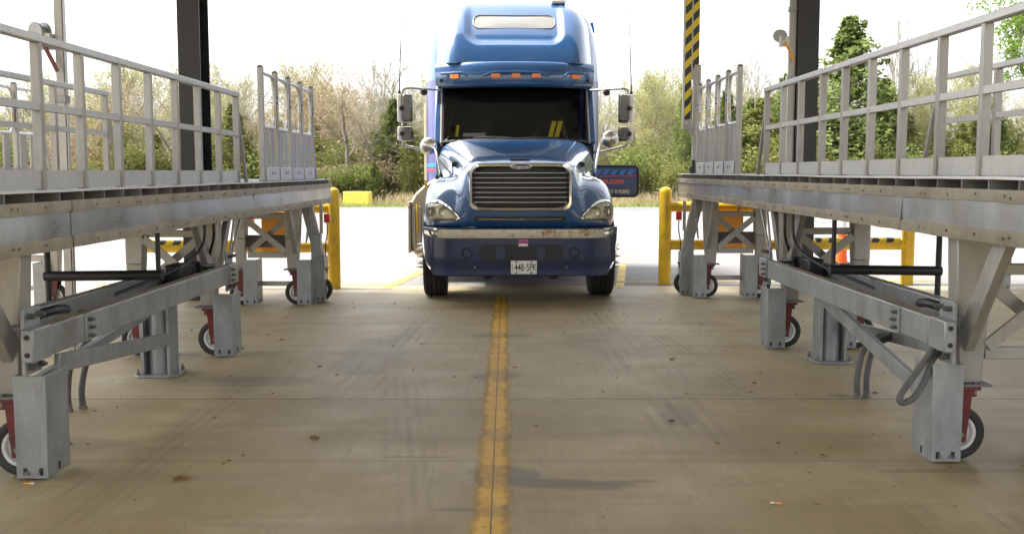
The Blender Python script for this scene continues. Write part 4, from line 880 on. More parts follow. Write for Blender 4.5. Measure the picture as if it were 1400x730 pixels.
# cowl panel & interior tub
MB().grid([[(x, y, z) for x in (-1.1, -.6, 0, .6, 1.1)] for y, z in ((2.28, 1.0), (2.27, 1.95))]).build('firewall', 'black', TK)
MB().box(-1.07, 1.07, 2.32, 3.9, .98, 1.02).build('cab_floor', 'black', TK)
MB().grid([[(x, y+.12*(x/1.05)**2, z) for x in (-1.05, -.7, -.35, 0, .35, .7, 1.05)] for y, z in ((2.16, 2.0), (2.34, 2.02), (2.62, 2.05), (2.70, 1.98), (2.72, 1.55))]).build('dashboard', 'seat', TK, smooth=50)
for x in (-.52, .52):
    MB().box(x-.26, x+.26, 3.05, 3.5, 1.35, 1.55).build('cab_seat', 'seat', TK, bev=.05); MB().box(x-.24, x+.24, 3.45, 3.6, 1.5, 2.35).build('seat_back', 'seat', TK, bev=.05)
m = MB().tube([(.52+math.cos(a)*.23, 2.78+.07*math.sin(a), 2.07+math.sin(a)*.20) for a in [i*math.pi/8 for i in range(16)]], .016, 8, 3, True); m.cyl((.52, 2.72, 1.9), (.52, 2.78, 2.07), .04, 10); m.bar((.30, 2.78, 2.07), (.74, 2.78, 2.07), .03, .03); m.build('steering_wheel', 'black', TK)
MB().box(-1.05, 1.05, 3.9, 3.92, 1.02, 3.0).build('rear_curtain', 'seat', TK)
MB().box(-1.06, 1.06, 2.56, 3.9, 2.86, 2.90).build('headliner', 'seat', TK)
# visor / roof brow with marker lamps
def brow(u):     # plan curve
    return 2.30+.34*abs(u)**2.6
rows = []
for z, o, wd in ((2.775, .14, 1.085), (2.785, .03, 1.11), (2.82, .0, 1.125), (2.95, .0, 1.14), (3.06, .03, 1.14), (3.115, .05, 1.135), (3.13, .075, 1.12), (3.132, .16, 1.10)):
    rows.append([(u*wd, brow(u)+o, z) for u in [-1+i*.05 for i in range(41)]])
vb = MB().grid(rows).build('roof_brow', 'blue', TK, smooth=45)
for s in (-1, 1):
    MB().grid([[(s*wd, brow(1)+o+d, z) for d in (0, .3, .7, 1.0)] for z, o, wd in ((2.785, .03, 1.11), (2.95, 0, 1.14), (3.06, .03, 1.14), (3.13, .075, 1.12))]).build('brow_side', 'blue', vb, smooth=45)
def eyelid(x0, x1, l0, l1):
    n = 14; pts = []
    for i in range(n+1):
        t = i/n; x = x0+(x1-x0)*t; z = 2.975
        if l0 and t < .2: z -= .05*(1-t/.2)**2
        if l1 and t > .8: z -= .05*((t-.8)/.2)**2
        u = x/1.14; pts.append((x, brow(u)-.008, z))
    MB().tube(pts, .017, 8, 1).build('lamp_eyelid', 'blue', vb)
eyelid(-.44, .46, True, True); eyelid(-1.05, -.68, False, True); eyelid(.70, 1.06, True, False)
for x in (-.855, -.275, .01, .295, .86):
    u = x/1.14; y = brow(u); sl = (brow(u+.02)-brow(u-.02))/(.04*1.14)
    m = MB(); pts = rrect(.125, .062, .012, 3)
    m.prism(pts, lambda a, b, d: (x+a, y+sl*a-.022+d, 2.925+b), 0, .03); m.build('marker_lamp', 'amber', vb, bev=.006)
# sleeper fairing
def fprof(z):    # leaning front of the fairing, rolling over at the top
    t = max(0, z-3.125); return 2.44+.30*t+.42*t*t+(0 if t < .78 else 3.2*(t-.78)**2)
def sdf(x, z):   # rounded recess, open at the top
    qx, qz = abs(x)-.50, 3.60-z; r_ = .17
    return math.hypot(max(qx, 0), max(qz, 0))+min(max(qx, qz), 0)-r_
rows = []
zs = [3.125, 3.15, 3.2, 3.28, 3.34]+[3.38+.0165*i for i in range(18)]+[3.70+.05*i for i in range(8)]+[4.09, 4.12, 4.145, 4.16]
for z in zs:
    row = []; t1 = max(0, (z-3.75)/.41); hw = 1.125-.03*(z-3.125)-.085*t1**2.6
    for i in range(81):
        u = -1+i*.025; u = math.copysign(1-(1-abs(u))**1.35, u); x = u*hw
        t = max(0, (abs(u)-.68)/.32); y = fprof(z)+.05*u*u+.46*t**3.2+.12*t1*t
        k_ = 1/(1+math.exp(sdf(x, z)/.012)); y += .075*k_*(1 if z < 3.95 else max(0, 1-(z-3.95)/.2))
        row.append((x, y, z-.10*t**3*t1))
    rows.append(row)
rows.append([(x*.97, y+.25, z+.015) for x, y, z in rows[-1]]); rows.append([(x*.98, 5.25, z+.005) for x, y, z in rows[-1]])
rows = [[(x, y, 3.125+(z-3.125)*.955) for x, y, z in r_] for r_ in rows]
fb = MB().grid(rows).build('roof_fairing', 'blue', TK, smooth=60, fix=True)
FB = evalbvh(fb)
def fy(x, z):
    h = FB.ray_cast(Vector((x, -2, z)), Vector((0, 1, 0))); return h[0].y if h[0] else 3.2
n = 0
pts = rrect(1.16, .20, .085, 8)
cz = 3.745
m = MB(); ins = [(a, fy(a, cz+b)-.006, cz+b) for a, b in pts]; mid = [(a*.5, fy(a*.5, cz+b*.5)-.012, cz+b*.5) for a, b in pts]; k = len(pts)
m.add(ins+mid+[(0, fy(0, cz)-.014, cz)], [(i, (i+1) % k, k+(i+1) % k, k+i) for i in range(k)]+[(k+i, k+(i+1) % k, 2*k) for i in range(k)])
ht = m.build('roof_hatch', 'hatch', fb, smooth=50)
MB().tube([(a*1.015, fy(a, cz+b)-.004, cz+b*1.06) for a, b in pts], .012, 8, 1, True).build('hatch_seal', 'seal', fb)
MB().box(.56, .78, fy(.66, 4.05)-.02, fy(.66, 4.05)+.14, 4.075, 4.135).build('roof_vent', 'white', fb, bev=.02)
for s in (-1, 1):
    # sleeper box side walls, corner fairing
    prof = [(1.05, 3.30), (1.16, 3.40), (1.27, 3.56), (1.335, 3.85), (1.35, 4.2), (1.35, 5.3)]
    rows = [[(s*(x*k_), y, z) for x, y in prof] for z, k_ in ((.95, 1), (2.0, 1), (2.95, 1))]
    sd_ = MB().grid(rows).build('sleeper_side', 'purple', TK, smooth=50)
    rows = [[(s*(x*k_), y+(.0 if x > 1.3 else (1-k_)*.8), z) for x, y in prof] for z, k_ in ((2.952, 1.002), (3.4, .985), (3.65, .955), (3.85, .91), (3.98, .85), (4.05, .78))]
    MB().grid(rows).build('sleeper_shoulder', 'blue', TK, smooth=60)
    MB().grid([[(s*x*1.0015, y-.003, z) for x, y in prof] for z in (1.60, 1.63)]).build('red_pinstripe', 'redvinyl', sd_)
    MB().grid([[(s*x*1.0015, y-.003, z) for x, y in prof] for z in (1.66, 1.72)]).build('blue_pinstripe', 'brightblue', sd_)
    # exhaust stack / rear grab rail
    MB().cyl((s*1.40, 5.55, .9), (s*1.40, 5.55, 2.75 if s < 0 else 2.4), .075, 16).build('exhaust_stack', 'tank', TK, smooth=50)
    if s > 0: MB().bar((s*1.265, 4.0, 3.74), (s*1.235, 4.0, 3.90), .02, .05).build('side_marker', 'brightblue', sd_)
MB().box(-1.33, 1.33, 5.302, 5.34, .95, 3.7).build('sleeper_back', 'purple', TK)
# luggage door standing open on the driver's side
dr = MB(); pts = rrect(.84, .47, .07, 6)
dr.prism(pts, lambda a, b, d: (1.505+a, 3.52+d, 1.445+b), 0, .05); D = dr.build('luggage_door', 'signblue', TK, bev=.01)
MB().tube([(1.505+a*.985, 3.517, 1.445+b*.98) for a, b in pts], .016, 8, 1, True).build('door_seal', 'black', D)
MB().box(1.12, 1.885, 3.516, 3.5195, 1.515, 1.533).build('red_stripe', 'redvinyl', D)
for k in range(5):
    x0 = 1.24+k*.125; MB().hexa([(x0, 3.5165, 1.545), (x0+.07, 3.5165, 1.545), (x0+.07, 3.5195, 1.545), (x0, 3.5195, 1.545), (x0+.045, 3.5165, 1.62), (x0+.125, 3.5165, 1.62), (x0+.125, 3.5195, 1.62), (x0+.045, 3.5195, 1.62)]).build('blue_check', 'brightblue', D)
text('rs.com', .125, 'orangevinyl', 'web_lettering', D, (1.53, 3.5175, 1.445), (R(90), 0, 0), .0018, .95, .003)
text('OT 0192843', .078, 'tanvinyl', 'number_lettering', D, (1.62, 3.5175, 1.285), (R(90), 0, 0), .0018, .82, .002)
# mirrors
for s in (-1, 1):
    X = s*1.57; y = 2.12
    ar = MB().tube([(s*1.06, 2.40, 2.735), (s*1.2, 2.3, 2.735), (s*1.46, y, 2.735), (s*1.54, y, 2.72), (X, y, 2.66), (X, y, 2.5), (X, y, 2.1), (X, y, 2.0), (s*1.53, y, 1.95), (s*1.42, y+.02, 1.925), (s*1.26, y+.08, 1.885), (s*1.10, 2.30, 1.86)], .017, 8, 4).build('mirror_arm', 'dullchrome', TK)
    for (z0, z1, nm, x0) in ((2.26, 2.665, 'main_mirror', -.115), (2.01, 2.215, 'wide_mirror', -.115)):
        xa, xb = sorted((X-s*.145, X+s*.005)); mh = MB()
        pr = rrect(.15, z1-z0, .035, 5)
        mh.prism([(a, b) for a, b in pr], lambda a, b, d: ((xa+xb)/2+a*(1-.2*d/.13), y+.045-d if False else y-.03-d*.6+.06, (z0+z1)/2+b*(1-.12*d/.13)), 0, .13)
        mm = mh.build(nm, 'smoke', ar, bev=.012, smooth=60)
        MB().prism(rrect(.055, (z1-z0)*.94, .02, 4), lambda a, b, d: (X+s*.035+a, y-.0+d, (z0+z1)/2+b), -.03, .05).build('mirror_shell', 'white', mm, bev=.01)
        MB().box(xa+.01, xb-.01, y+.032, y+.036, z0+.01, z1-.01).build('mirror_glass', 'mirror', mm)
        MB().lathe([(0, -.035), (.03, -.03), (.036, 0), (.03, .03), (0, .035)], (X, y-.05, (z0+z1)/2), (0, 1, 0), 14).build('clamp', 'black', mm)
    MB().lathe([(0, -.03), (.035, -.03), (.05, 0), (.045, .05), (0, .06)], (s*1.27, 2.20, 2.69), (0, 1, 0), 16).build('bracket_knob', 'black', ar)
    an = MB().cyl((X+s*.035, y, 2.68), (X+s*.01, y+.02, 3.4), .009, 6, .006).cyl((X+s*.01, y+.02, 3.4), (X-s*.035, y+.1, 4.35), .006, 6, .004).build('antenna', 'black', ar)
    MB().cyl((X+s*.035, y, 2.60), (X+s*.035, y, 2.70), .018, 10).build('antenna_mount', 'black', an)
    # round fender mirror on its stalk
    cx, cyy, cz_ = s*1.205 if s < 0 else 1.30, 1.95, 1.94 if s < 0 else 2.04
    mv = MB().lathe([(0, -.055), (.05, -.05), (.10, -.025), (.118, 0), (.12, .02), (.105, .026), (0, .027)], (cx, cyy, cz_), (s*-.15, 1, .05), 26).build('round_mirror', 'dullchrome', TK, smooth=60)
    zf = hz(s*1.0, 1.25)
    MB().tube([(cx-s*.02, cyy-.06, cz_-.02), (s*1.14, 1.7, cz_-.02), (s*1.07, 1.4, 1.85), (s*1.0, 1.22, zf)], .013, 8, 4).build('stalk', 'dullchrome', mv)
    MB().tube([(s*1.10, 1.75, 1.83), (s*1.02, 1.5, 1.72), (s*.87, 1.02, hz(s*.87, 1.02)+.02)], .012, 8, 3).build('stalk', 'black', mv)
    MB().lathe([(.035, 0), (.03, .03), (.015, .04), (.02, .06), (0, .07)], (s*1.0, 1.22, zf-.01), (0, 0, 1), 12).build('stalk_foot', 'black', mv)
    MB().lathe([(.03, 0), (.026, .03), (.013, .04), (.018, .055), (0, .06)], (s*1.045, 1.10, hz(s*1.045, 1.1)-.01), (0, 0, 1), 12).build('stalk_foot', 'black', mv)
# wheels
def wheel(x, y, s, front=True):
    prof = [(.30, -.13), (.33, -.14), (.42, -.148), (.485, -.145), (.508, -.128)]
    for gx in (-.085, -.03, .03, .085):
        prof += [(.515, gx-.016), (.503, gx-.013), (.503, gx+.008), (.515, gx+.012)]
    prof += [(.508, .128), (.485, .145), (.42, .148), (.33, .14), (.30, .13)]
    w_ = MB().lathe(prof, (x, y, .515), (1, 0, 0), 56, True).build('wheel', 'rubber', TK, smooth=35)
    MB().lathe([(.31, -.13), (.30, -.06), (.27, .05), (.31, .13)] if False else [(.30, -.125), (.29, 0), (.305, .115), (.29, .12), (.26, .06), (.19, .05), (.17, .09), (.10, .11), (.09, .14), (0, .145)], (x, y, .515), (s, 0, 0), 32).build('rim', 'dullchrome', w_)
    for k in range(10):
        a = k*2*math.pi/10; c = Vector((x+s*.10, y+math.cos(a)*.143*1.05, .515+math.sin(a)*.143*1.05))
        MB().cyl(c, c+Vector((s*.09, 0, 0)), .017, 8).cyl(c+Vector((s*.09, 0, 0)), c+Vector((s*.15, 0, 0)), .017, 8, .003).build('wheel_nut', 'dullchrome', w_)
for s in (-1, 1):
    wheel(s*1.06, 1.02, s)
    for y in (7.1, 8.4): wheel(s*1.05, y, s, False)
    MB().box(min(s*.38, s*.46), max(s*.38, s*.46), .5, 9.2, .62, .85).build('chassis_rail', 'black', TK)
    # inner wing liner
    MB().grid([[(s*x, y, z) for y, z in [(1.02+math.cos(R(a))*.64, .5+math.sin(R(a))*.6) for a in range(-5, 190, 15)]] for x in (.72, 1.19)]).build('wing_liner', 'black', TK)
MB().cyl((-.95, 1.02, .50), (.95, 1.02, .50), .06, 12).build('front_axle', 'black', TK)
MB().box(-.55, .55, .35, 2.2, .50, 1.15).build('engine_block', 'black', TK, bev=.05)
for y in (7.1, 8.4): MB().cyl((-.95, y, .50), (.95, y, .50), .10, 12).build('rear_axle', 'black', TK)
MB().box(-.66, .66, 1.6, 6.4, .30, .50).build('underbody_shade_box', 'black', TK, bev=.04)  # added box that keeps sunlight from passing under the truck
MB().box(-.45, .45, 7.2, 8.4, .90, 1.15).build('fifth_wheel', 'black', TK, bev=.03)
# stepped side tank on the passenger side, tank on the other
for s in (-1, 1):
    k = 1 if s < 0 else .80
    pr = [(.70, 1.50), (1.14, 1.50), (1.30, 1.40), (1.44, 1.27), (1.50, 1.16), (1.52, 1.0), (1.515, .55), (1.49, .44), (1.42, .37), (1.2, .34), (.70, .34)]
    pr = [(min(a, 1.14)+(a-1.14)*k if a > 1.14 else a, b if s < 0 else min(b, 1.05)) for a, b in pr]
    if s > 0: pr = [(a*.98-.13, b) for a, b in pr]
    tk = MB().prism(pr, lambda a, b, d: (s*a, d, b), 2.7, 4.9).build('fuel_tank', 'tank', TK, bev=.03, smooth=40)
    if s < 0:
        for x in (1.19, 1.28, 1.37, 1.45): MB().box(-x-.017, -x+.017, 2.672, 2.698, .50, 1.05+.30*(1.52-x)).build('tank_rib', 'alum', tk, bev=.008)
        for x in (1.235, 1.41): MB().box(-x-.011, -x+.011, 2.668, 2.698, .70, 1.12).build('tank_strap', 'yellow', tk, bev=.006)
        MB().box(-1.545, -1.50, 2.66, 4.95, .42, 1.16).build('edge_flap', 'alum', tk, bev=.012)
        MB().box(-1.30, -1.26, 2.66, 2.70, 1.36, 1.47).build('tank_marker', 'yellow', tk); MB().box(-1.535, -1.505, 2.655, 2.66, 1.06, 1.10).build('tank_reflector', 'redlamp', tk)
# white paper on the dashboard; yellow strips are added to imitate windscreen reflections
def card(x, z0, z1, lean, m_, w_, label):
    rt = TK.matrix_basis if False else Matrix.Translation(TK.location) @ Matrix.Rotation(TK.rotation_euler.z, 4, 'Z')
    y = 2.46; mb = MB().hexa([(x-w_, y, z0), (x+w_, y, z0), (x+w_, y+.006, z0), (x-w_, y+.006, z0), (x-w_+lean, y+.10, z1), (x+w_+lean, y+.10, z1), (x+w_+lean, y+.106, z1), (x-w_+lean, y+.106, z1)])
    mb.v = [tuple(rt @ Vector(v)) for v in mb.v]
    tag(mb.build('paper_or_reflection_strip', m_, smooth=0), label, 'card', 'papers behind the windscreen')
card(.505, 2.085, 2.31, .06, 'reflectyellow', .032, 'added yellow strip imitating a windscreen reflection, left one of the slanted pair')
card(.595, 2.085, 2.31, .06, 'reflectyellow', .032, 'added yellow strip imitating a windscreen reflection, beside the steering wheel')
card(-.83, 2.085, 2.25, .02, 'reflectyellow', .022, 'short added yellow strip imitating a reflection at the passenger end of the windscreen')
card(-.58, 2.085, 2.14, .0, 'paper', .16, 'low white paper lying along the dashboard on the passenger side')
# ------------------------------------------------------------------ trees and verge
def grow_tree(seed, H, levels, spread, r0, up=.35, nch=(2, 4), clear=.25, shrink=.72, twist=.5, droop=0.):
    """returns segments [(p, q, r, r2, level)], tips"""
    rd = random.Random(seed); segs = []; tips = []
    def rv(): return Vector((rd.gauss(0, 1), rd.gauss(0, 1), rd.gauss(0, 1))).normalized()
    def go(p, d, L, r, lev):
        n = 4 if lev < 2 else 3; pts = [p]
        for i in range(n):
            d = (d+rv()*.16*twist*(1+lev*.3)+Vector((0, 0, up*.12-droop*lev*.03))).normalized(); q = p+d*L/n
            ra, rb = r*(1-.45*i/n), r*(1-.45*(i+1)/n); segs.append((p, q, ra, rb, lev)); p = q; pts.append(p)
            if lev < levels and (i > 0 or lev > 0):
                for _ in range(rd.choice((0, 1, 1, 2) if lev else (1, 1, 2))):
                    sd_ = rv(); sd_ = (sd_-d*sd_.dot(d)).normalized(); nd = (d*(.75 if lev else .55)+sd_*spread+Vector((0, 0, up*.4))).normalized()
                    go(q, nd, L*shrink*rd.uniform(.55, .95), rb*rd.uniform(.4, .6), lev+1)
        if lev >= levels: tips.append((p, d)); tips.append((pts[len(pts)//2], d)); return
        for _ in range(rd.randint(*nch)):
            sd_ = rv(); sd_ = (sd_-d*sd_.dot(d)).normalized(); nd = (d+sd_*spread*.75+Vector((0, 0, up*.3))).normalized()
            go(p, nd, L*shrink*rd.uniform(.7, 1.05), r*.55*rd.uniform(.7, 1), lev+1)
    go(Vector((0, 0, -.1)), Vector((rd.gauss(0, .04), rd.gauss(0, .04), 1)).normalized(), H*clear, r0, 0)
    zm = max(t[0].z for t in tips); k = H/zm
    segs = [(a*k, b*k, c, e, l) for a, b, c, e, l in segs]; tips = [(a*k, d) for a, d in tips]
    return segs, tips
def segs_mesh(segs, minr=.006):
    mb = MB()
    for p, q, a, b, lev in segs:
        n = 7 if lev == 0 else (5 if lev == 1 else 3); a = max(a, minr); b = max(b, minr)
        d = (q-p).normalized(); u = d.cross(Vector((.3, .2, 1))).normalized(); w_ = d.cross(u); vs = []
        for c, rr in ((p, a), (q, b)): vs += [c+(u*math.cos(2*math.pi*i/n)+w_*math.sin(2*math.pi*i/n))*rr for i in range(n)]
        mb.add(vs, [(i, (i+1) % n, n+(i+1) % n, n+i) for i in range(n)])
    return mb
def leaf_quad(mb, c, s, rd, nrm=None):
    a = Vector((rd.gauss(0, 1), rd.gauss(0, 1), rd.gauss(0, 1))).normalized()
    if nrm is not None: a = (a*.8+nrm).normalized()
    u = a.cross(Vector((rd.gauss(0, 1), rd.gauss(0, 1), rd.gauss(0, 1)))).normalized(); v = a.cross(u)
    mb.add([c-u*s*.5, c+v*s*.32, c+u*s*.6, c-v*s*.32], [(0, 1, 2, 3)])
def bare(name, seed, H, leafm, twm, nl, ls, **kw):
    segs, tips = grow_tree(seed, H, kw.pop('levels', 4), kw.pop('spread', .75), kw.pop('r0', .15), **kw)
    rd = random.Random(seed+99)
    T = bpy.data.objects.new(name, None); COL.objects.link(T)
    segs_mesh([s for s in segs if s[4] <= 1]).build('trunk', 'bark', T, smooth=60, fix=False)
    cr = segs_mesh([s for s in segs if s[4] > 1], .0055).build('crown', twm, T, smooth=0, fix=False)
    if leafm:
        mb = MB()
        for p, d in tips:
            for _ in range(nl): leaf_quad(mb, p+Vector((rd.gauss(0, .16), rd.gauss(0, .16), rd.gauss(0, .14))), ls*rd.uniform(.6, 1.3), rd)
        mb.build('leaves', leafm, cr, smooth=0, fix=False)
    return T
def cedar(name, seed, H, W, m_, n=9000, top=1.15, ragged=.35, sag=.25):
    """evergreen of whorled, slightly drooping boughs with sprays of foliage along each"""
    rd = random.Random(seed); T = bpy.data.objects.new(name, None); COL.objects.link(T)
    MB().cyl((0, 0, -.1), (0, 0, H*.92), .13, 8, .02).build('trunk', 'bark', T)
    mb = MB(); br = MB(); nb = 150; per = n//nb
    for i in range(nb):
        h = (i+rd.random())/nb; h = h**1.08; ph = i*2.4+rd.uniform(-.6, .6)
        prof = (1-h)**(1/top)*(.6+.4*min(1, (h+.03)/.15))+.03
        L_ = W*prof*(1+ragged*noise.noise(Vector((math.cos(ph)*1.3, math.sin(ph)*1.3, h*5+seed*3.1)))*1.6)*rd.uniform(.7, 1.1)
        z0 = .12+h*H*.93; up = .55*h+.1; dr = Vector((math.cos(ph), math.sin(ph), 0)); sd_ = Vector((-dr.y, dr.x, 0))
        br.cyl((0, 0, z0), tuple(dr*L_*.8+Vector((0, 0, z0+L_*.8*(up-sag*.8)))), .018, 3, .005)
        for _ in range(per):
            f = rd.random()**.55; wd = L_*.26*(1.15-f)+.06
            c = dr*L_*f+Vector((0, 0, z0+L_*f*(up-sag*f)))+sd_*rd.gauss(0, wd)+Vector((0, 0, rd.gauss(-.03, .07+.05*L_)))
            leaf_quad(mb, c, rd.uniform(.08, .19), rd, (dr*.6+Vector((0, 0, .7))))
    br.build('branches', 'twig', T, smooth=0, fix=False)
    mb.build('crown', m_, T, smooth=0, fix=False); return T
def bush(name, seed, H, W, m_, n=2600, ls=.10):
    rd = random.Random(seed); T = bpy.data.objects.new(name, None); COL.objects.link(T); st = MB(); mb = MB()
    for k in range(26):
        a = rd.uniform(0, 6.28); t = Vector((math.cos(a)*W*rd.uniform(.1, .9), math.sin(a)*W*rd.uniform(.1, .9), H*rd.uniform(.5, 1))); mid = t*.5+Vector((0, 0, H*.12)); st.tube([(0, 0, 0), mid, t], .012, 4, 3)
        for _ in range(n//26):
            f = rd.random()**.6; c = mid.lerp(t, f) if f > .3 else t*f
            leaf_quad(mb, c+Vector((rd.gauss(0, W*.17), rd.gauss(0, W*.17), rd.gauss(0, H*.10))), ls*rd.uniform(.6, 1.4), rd)
    st.build('stems', 'twig', T, smooth=0, fix=False); mb.build('leaves', m_, T, smooth=0, fix=False); return T
protos = {
 'budding': [bare('budding_tree', 11, 9, 'spring', 'twig', 3, .085, levels=4), bare('budding_tree', 12, 9, 'spring', 'twig', 2, .08, levels=4, spread=.65), bare('budding_tree', 23, 9, 'spring', 'twig', 4, .085, levels=4, spread=.85, up=.45)],
 'bare': [bare('bare_tree', 14, 9, None, 'twig', 0, 0, levels=4, spread=.8), bare('bare_tree', 15, 9, 'bud', 'twig', 1, .05, levels=4, spread=.6, up=.5)],
 'pink': [bare('pinkish_bare_tree', 16, 8, 'bud', 'pinktwig', 3, .075, levels=4, spread=.95, clear=.18), bare('pinkish_bare_tree', 17, 8, 'bud', 'pinktwig', 2, .07, levels=4, spread=.85, clear=.2)],
 'fresh': [bare('leafy_tree', 18, 10, 'freshgreen', 'twig', 9, .13, levels=4, spread=.8)],
 'cedar': [cedar('cedar_tree', 21, 8, 2.3, 'cedar', 15000, 1.25, ragged=.75), cedar('cedar_tree', 22, 8, 2.4, 'olive', 10000, ragged=.5), cedar('cedar_tree', 24, 8, 1.7, 'olive', 8000, top=1.6)],
 'brush': [bush('scrub_bush', 31, 1.6, 1.1, 'scrub'), bush('scrub_bush', 32, 2.2, 1.4, 'scrub', 3000), bush('scrub_bush', 33, 1.8, 1.6, 'bud', 2600), bush('scrub_bush', 34, 2.4, 1.5, 'olive', 3200)],
}
TH = {'budding': 9, 'bare': 9, 'pink': 8, 'fresh': 10, 'cedar': 8, 'brush': 2}
CATS = {'budding': 'tree', 'bare': 'tree', 'pink': 'tree', 'fresh': 'tree', 'cedar': 'evergreen tree', 'brush': 'bush'}
used = set(); rt_ = random.Random(77)
def place(kind, x, y, h, wide=1., label=None, v=None):
    ls = protos[kind]; i = rt_.randrange(len(ls)) if v is None else v % len(ls); p = ls[i]
    if (kind, i) in used: o = copy_tree(p)
    else: o = p; used.add((kind, i))
    k = h/TH[kind] if kind != 'brush' else h/2; o.location = (x, y, -.04); o.rotation_euler = (0, 0, rt_.uniform(0, 6.28)); o.scale = (k*wide, k*wide, k)
    dl = {'budding': 'hazy budding tree with thin pale leaves, one of many in the wood', 'bare': 'leafless grey-brown tree standing in the wood beyond the road', 'pink': 'pinkish-brown bare tree among the wood beyond the road', 'fresh': 'fresh green leafy tree in the wood', 'cedar': 'dark evergreen standing in the rows of the wood', 'brush': 'low bush at the foot of the wood beyond the road'}[kind]
    gp = {'budding': 'budding trees of the wood', 'bare': 'leafless trees of the wood', 'pink': 'pinkish trees of the wood', 'fresh': 'leafy trees', 'cedar': 'evergreens of the wood', 'brush': 'bushes along the wood edge'}[kind]
    tag(o, label or dl, CATS[kind], gp); return o
# trees that stand out
place('pink', -8.9, 55, 7.6, 1.25, 'big pinkish-brown spreading bare tree behind the yellow block', 0)
place('pink', -12.2, 58, 7.0, 1.1, 'pinkish-brown bare tree just right of the left looped gates', 1)
place('cedar', -14.6, 54, 5.4, 1.5, 'dark evergreen seen between the left railing end and looped gates', 1)
place('cedar', -6.4, 56, 5.8, 1.4, 'evergreen left of the truck mirror, half behind pink branches', 0)
place('cedar', -5.2, 52.5, 4.0, 1.1, 'olive evergreen directly beside the truck\'s left mirror', 2)
place('cedar', 8.75, 52, 6.9, .55, 'narrow dark evergreen just left of the striped gate arms', 0)
place('cedar', 13.2, 55, 5.8, 1.5, 'broad evergreen between right looped gates and winch upright', 1)
place('cedar', 18.2, 56, 10.4, 1.5, 'tallest dark conifer, right of the black column on the right', 0)
place('cedar', 16.4, 58, 8.8, 1.4, 'tall conifer directly behind the right black column', 1)
place('cedar', 24.0, 55, 4.4, 1.2, 'low broad evergreen behind the right railing', 1)
place('cedar', 26.6, 57, 5.6, 1.1, 'evergreen below the fresh green tree at right edge', 0)
place('fresh', 29.0, 56, 11.5, 1.0, 'tall fresh green leafy tree at the right edge of the view', 0)
place('budding', 7.2, 57, 7.6, 1.0, 'yellow-green budding tree right of the truck mirrors', 2)
place('bare', -7.2, 62, 9.6, .9, 'tall leafless tree rising above the pinkish trees, left of the truck', 0)
place('bare', 22.3, 60, 11.5, .6, 'very thin tall leafless tree rising above the right railing', 1)
place('brush', -9.2, 51.5, 1.9, 1.1, 'green bush behind the yellow block, left one', 0)
place('cedar', -6.9, 51.3, 2.3, 1.1, 'small cone-shaped evergreen right of the yellow block', 0)
place('brush', -8.0, 51.8, 1.7, 1.2, 'green bush behind the yellow block, right one', 1)
place('brush', 8.1, 51.5, 1.7, 1.1, 'dark green bush right of the open luggage door', 3)
place('cedar', 20.6, 57, 7.0, 1.25, 'mid-height conifer right of the tallest conifer', 0)
place('cedar', 14.9, 56, 7.2, 1.2, 'conifer left of the right black column, half behind the winch', 0)
place('cedar', 11.4, 55, 6.2, 1.1, 'evergreen right behind the right looped gates', 0)
place('cedar', -11.2, 53, 3.6, 1.3, 'low evergreen at the foot of the pinkish trees, left of the yellow block', 1)
place('cedar', -16.6, 55, 4.6, 1.4, 'evergreen behind the end of the left straight railing', 1)
place('cedar', -19.0, 55, 3.8, 1.4, 'evergreen just right of the left black column', 2)
# rows of the wood
for row, (y, n, hh) in enumerate(((57, 20, 6.6), (62, 24, 7.6), (68, 26, 8.6), (76, 26, 9.6))):
    for i in range(n):
        x = (-1+2*(i+.5)/n)*(34+row*4)+rt_.uniform(-1.2, 1.2); f = rt_.random()
        if x < -14:  kind = 'budding' if f < .72 else 'bare' if f < .82 else 'pink' if f < .87 else 'cedar'
        elif x < -3: kind = 'budding' if f < .5 else 'pink' if f < .64 else 'bare' if f < .78 else 'cedar'
        elif x < 12: kind = 'budding' if f < .6 else 'bare' if f < .85 else 'pink'
        else:        kind = 'cedar' if f < .58 else 'budding' if f < .84 else 'bare'
        h = hh*rt_.uniform(.75, 1.12)*(.92 if -2 < x < 12 else 1)
        if kind == 'cedar': h *= .72
        place(kind, x, y+rt_.uniform(-2, 2), h, rt_.uniform(.9, 1.25))
for i in range(46):
    x = -32+64*(i+.5)/46+rt_.uniform(-.7, .7); place('brush', x, 53+rt_.uniform(-.8, 2.5), rt_.uniform(1.4, 2.8), rt_.uniform(.9, 1.5))
for i in range(40):
    x = -36+72*(i+.5)/40+rt_.uniform(-.7, .7); place('brush', x, 60+rt_.uniform(-1.5, 4), rt_.uniform(2.6, 4.2), rt_.uniform(.8, 1.2))
def blades(name, m_, n, x0, x1, y0, y1, h0, h1, w_, seed, label):
    rd = random.Random(seed); mb = MB()
    for _ in range(n):
        x, y = rd.uniform(x0, x1), rd.uniform(y0, y1); cl = noise.noise(Vector((x*.35, y*.5, seed))); h = rd.uniform(h0, h1)*(1+.5*cl); a = rd.uniform(0, 3.14); c, s = math.cos(a)*w_, math.sin(a)*w_; l = Vector((rd.gauss(0, .22), rd.gauss(0, .22), 0))*h
        mb.add([(x-c, y-s, -.03), (x+c, y+s, -.03), (x+l.x*.4+c*.6, y+l.y*.4+s*.6, h*.6), (x+l.x, y+l.y, h)], [(0, 1, 2), (0, 2, 3)])
    return tag(mb.build(name, m_, smooth=0, fix=False), label, name.replace('_', ' '), kind='stuff')
blades('dry_grass', 'straw', 15000, -34, 34, 48.8, 53, .25, .6, .022, 3, 'tall straw-coloured dry grass in front of the wood')
blades('verge_grass', 'grass', 12000, -34, 34, 46.7, 48.7, .06, .22, .02, 4, 'short bright green grass along the far road edge')
sheet('grass_verge', 'grass', -120, 120, 46.6, 48.8, -.02)
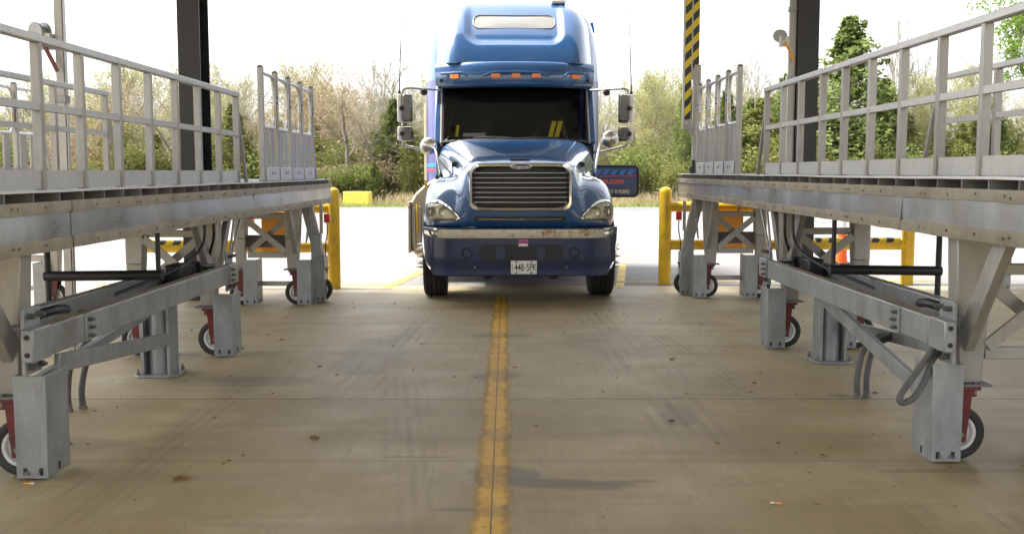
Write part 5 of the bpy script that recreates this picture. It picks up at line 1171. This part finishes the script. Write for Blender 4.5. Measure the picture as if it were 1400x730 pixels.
T = thing('concrete_block', (-7.35, 48.6, 0), 'yellow painted concrete block on the far edge of the yard', 'barrier block')
MB().hexa([(-.61, -.3, -.03), (.61, -.3, -.03), (.66, .55, -.03), (-.61, .55, -.03), (-.60, -.28, .65), (.60, -.28, .65), (.64, .53, .65), (-.60, .53, .65)]).build('block', 'paleyellow', T, bev=.03)

# ------------------------------------------------------------------ camera, light, world
cam = bpy.data.cameras.new('camera'); co = bpy.data.objects.new('camera', cam); COL.objects.link(co)
co.location = (0, 0, 1.59); co.rotation_euler = (R(90)-math.atan(130/1400), 0, 0); cam.sensor_width = 36; cam.lens = 36; cam.clip_end = 2000
cam.dof.use_dof = True; cam.dof.focus_distance = 7.8; cam.dof.aperture_fstop = 5.6
SC.camera = co
SUN_EL, SUN_AZ = R(58), R(-80)     # azimuth measured from +y toward +x
sd = bpy.data.lights.new('sun', 'SUN'); sd.energy = 2.4; sd.angle = R(12); sd.color = (1, .95, .87)
so = bpy.data.objects.new('sun', sd); COL.objects.link(so)
sv = Vector((math.sin(SUN_AZ)*math.cos(SUN_EL), math.cos(SUN_AZ)*math.cos(SUN_EL), math.sin(SUN_EL)))
so.rotation_euler = sv.to_track_quat('Z', 'Y').to_euler(); so.location = sv*60
w = bpy.data.worlds.new('World'); SC.world = w; w.use_nodes = True; nt = w.node_tree; nt.nodes.clear()
wo = nt.nodes.new('ShaderNodeOutputWorld'); bg = nt.nodes.new('ShaderNodeBackground'); sk = nt.nodes.new('ShaderNodeTexSky'); sk.sky_type = 'NISHITA'; sk.sun_disc = False
sk.sun_elevation = SUN_EL; sk.sun_rotation = SUN_AZ; sk.air_density = 1.; sk.dust_density = 4.; sk.ozone_density = 1.
hs = nt.nodes.new('ShaderNodeHueSaturation'); hs.inputs['Saturation'].default_value = .15
nt.links.new(sk.outputs[0], hs.inputs['Color']); nt.links.new(hs.outputs[0], bg.inputs[0]); nt.links.new(bg.outputs[0], wo.inputs[0]); bg.inputs[1].default_value = .15
SC.view_settings.view_transform = 'Standard'; SC.view_settings.look = 'None'; SC.view_settings.exposure = 2.0; SC.view_settings.gamma = 1; SC.view_settings.use_curve_mapping = False
SC.render.engine = 'CYCLES'; SC.cycles.use_denoising = True; SC.cycles.max_bounces = 8; SC.cycles.diffuse_bounces = 4; SC.cycles.glossy_bounces = 4; SC.cycles.transparent_max_bounces = 16; SC.cycles.sample_clamp_indirect = 8
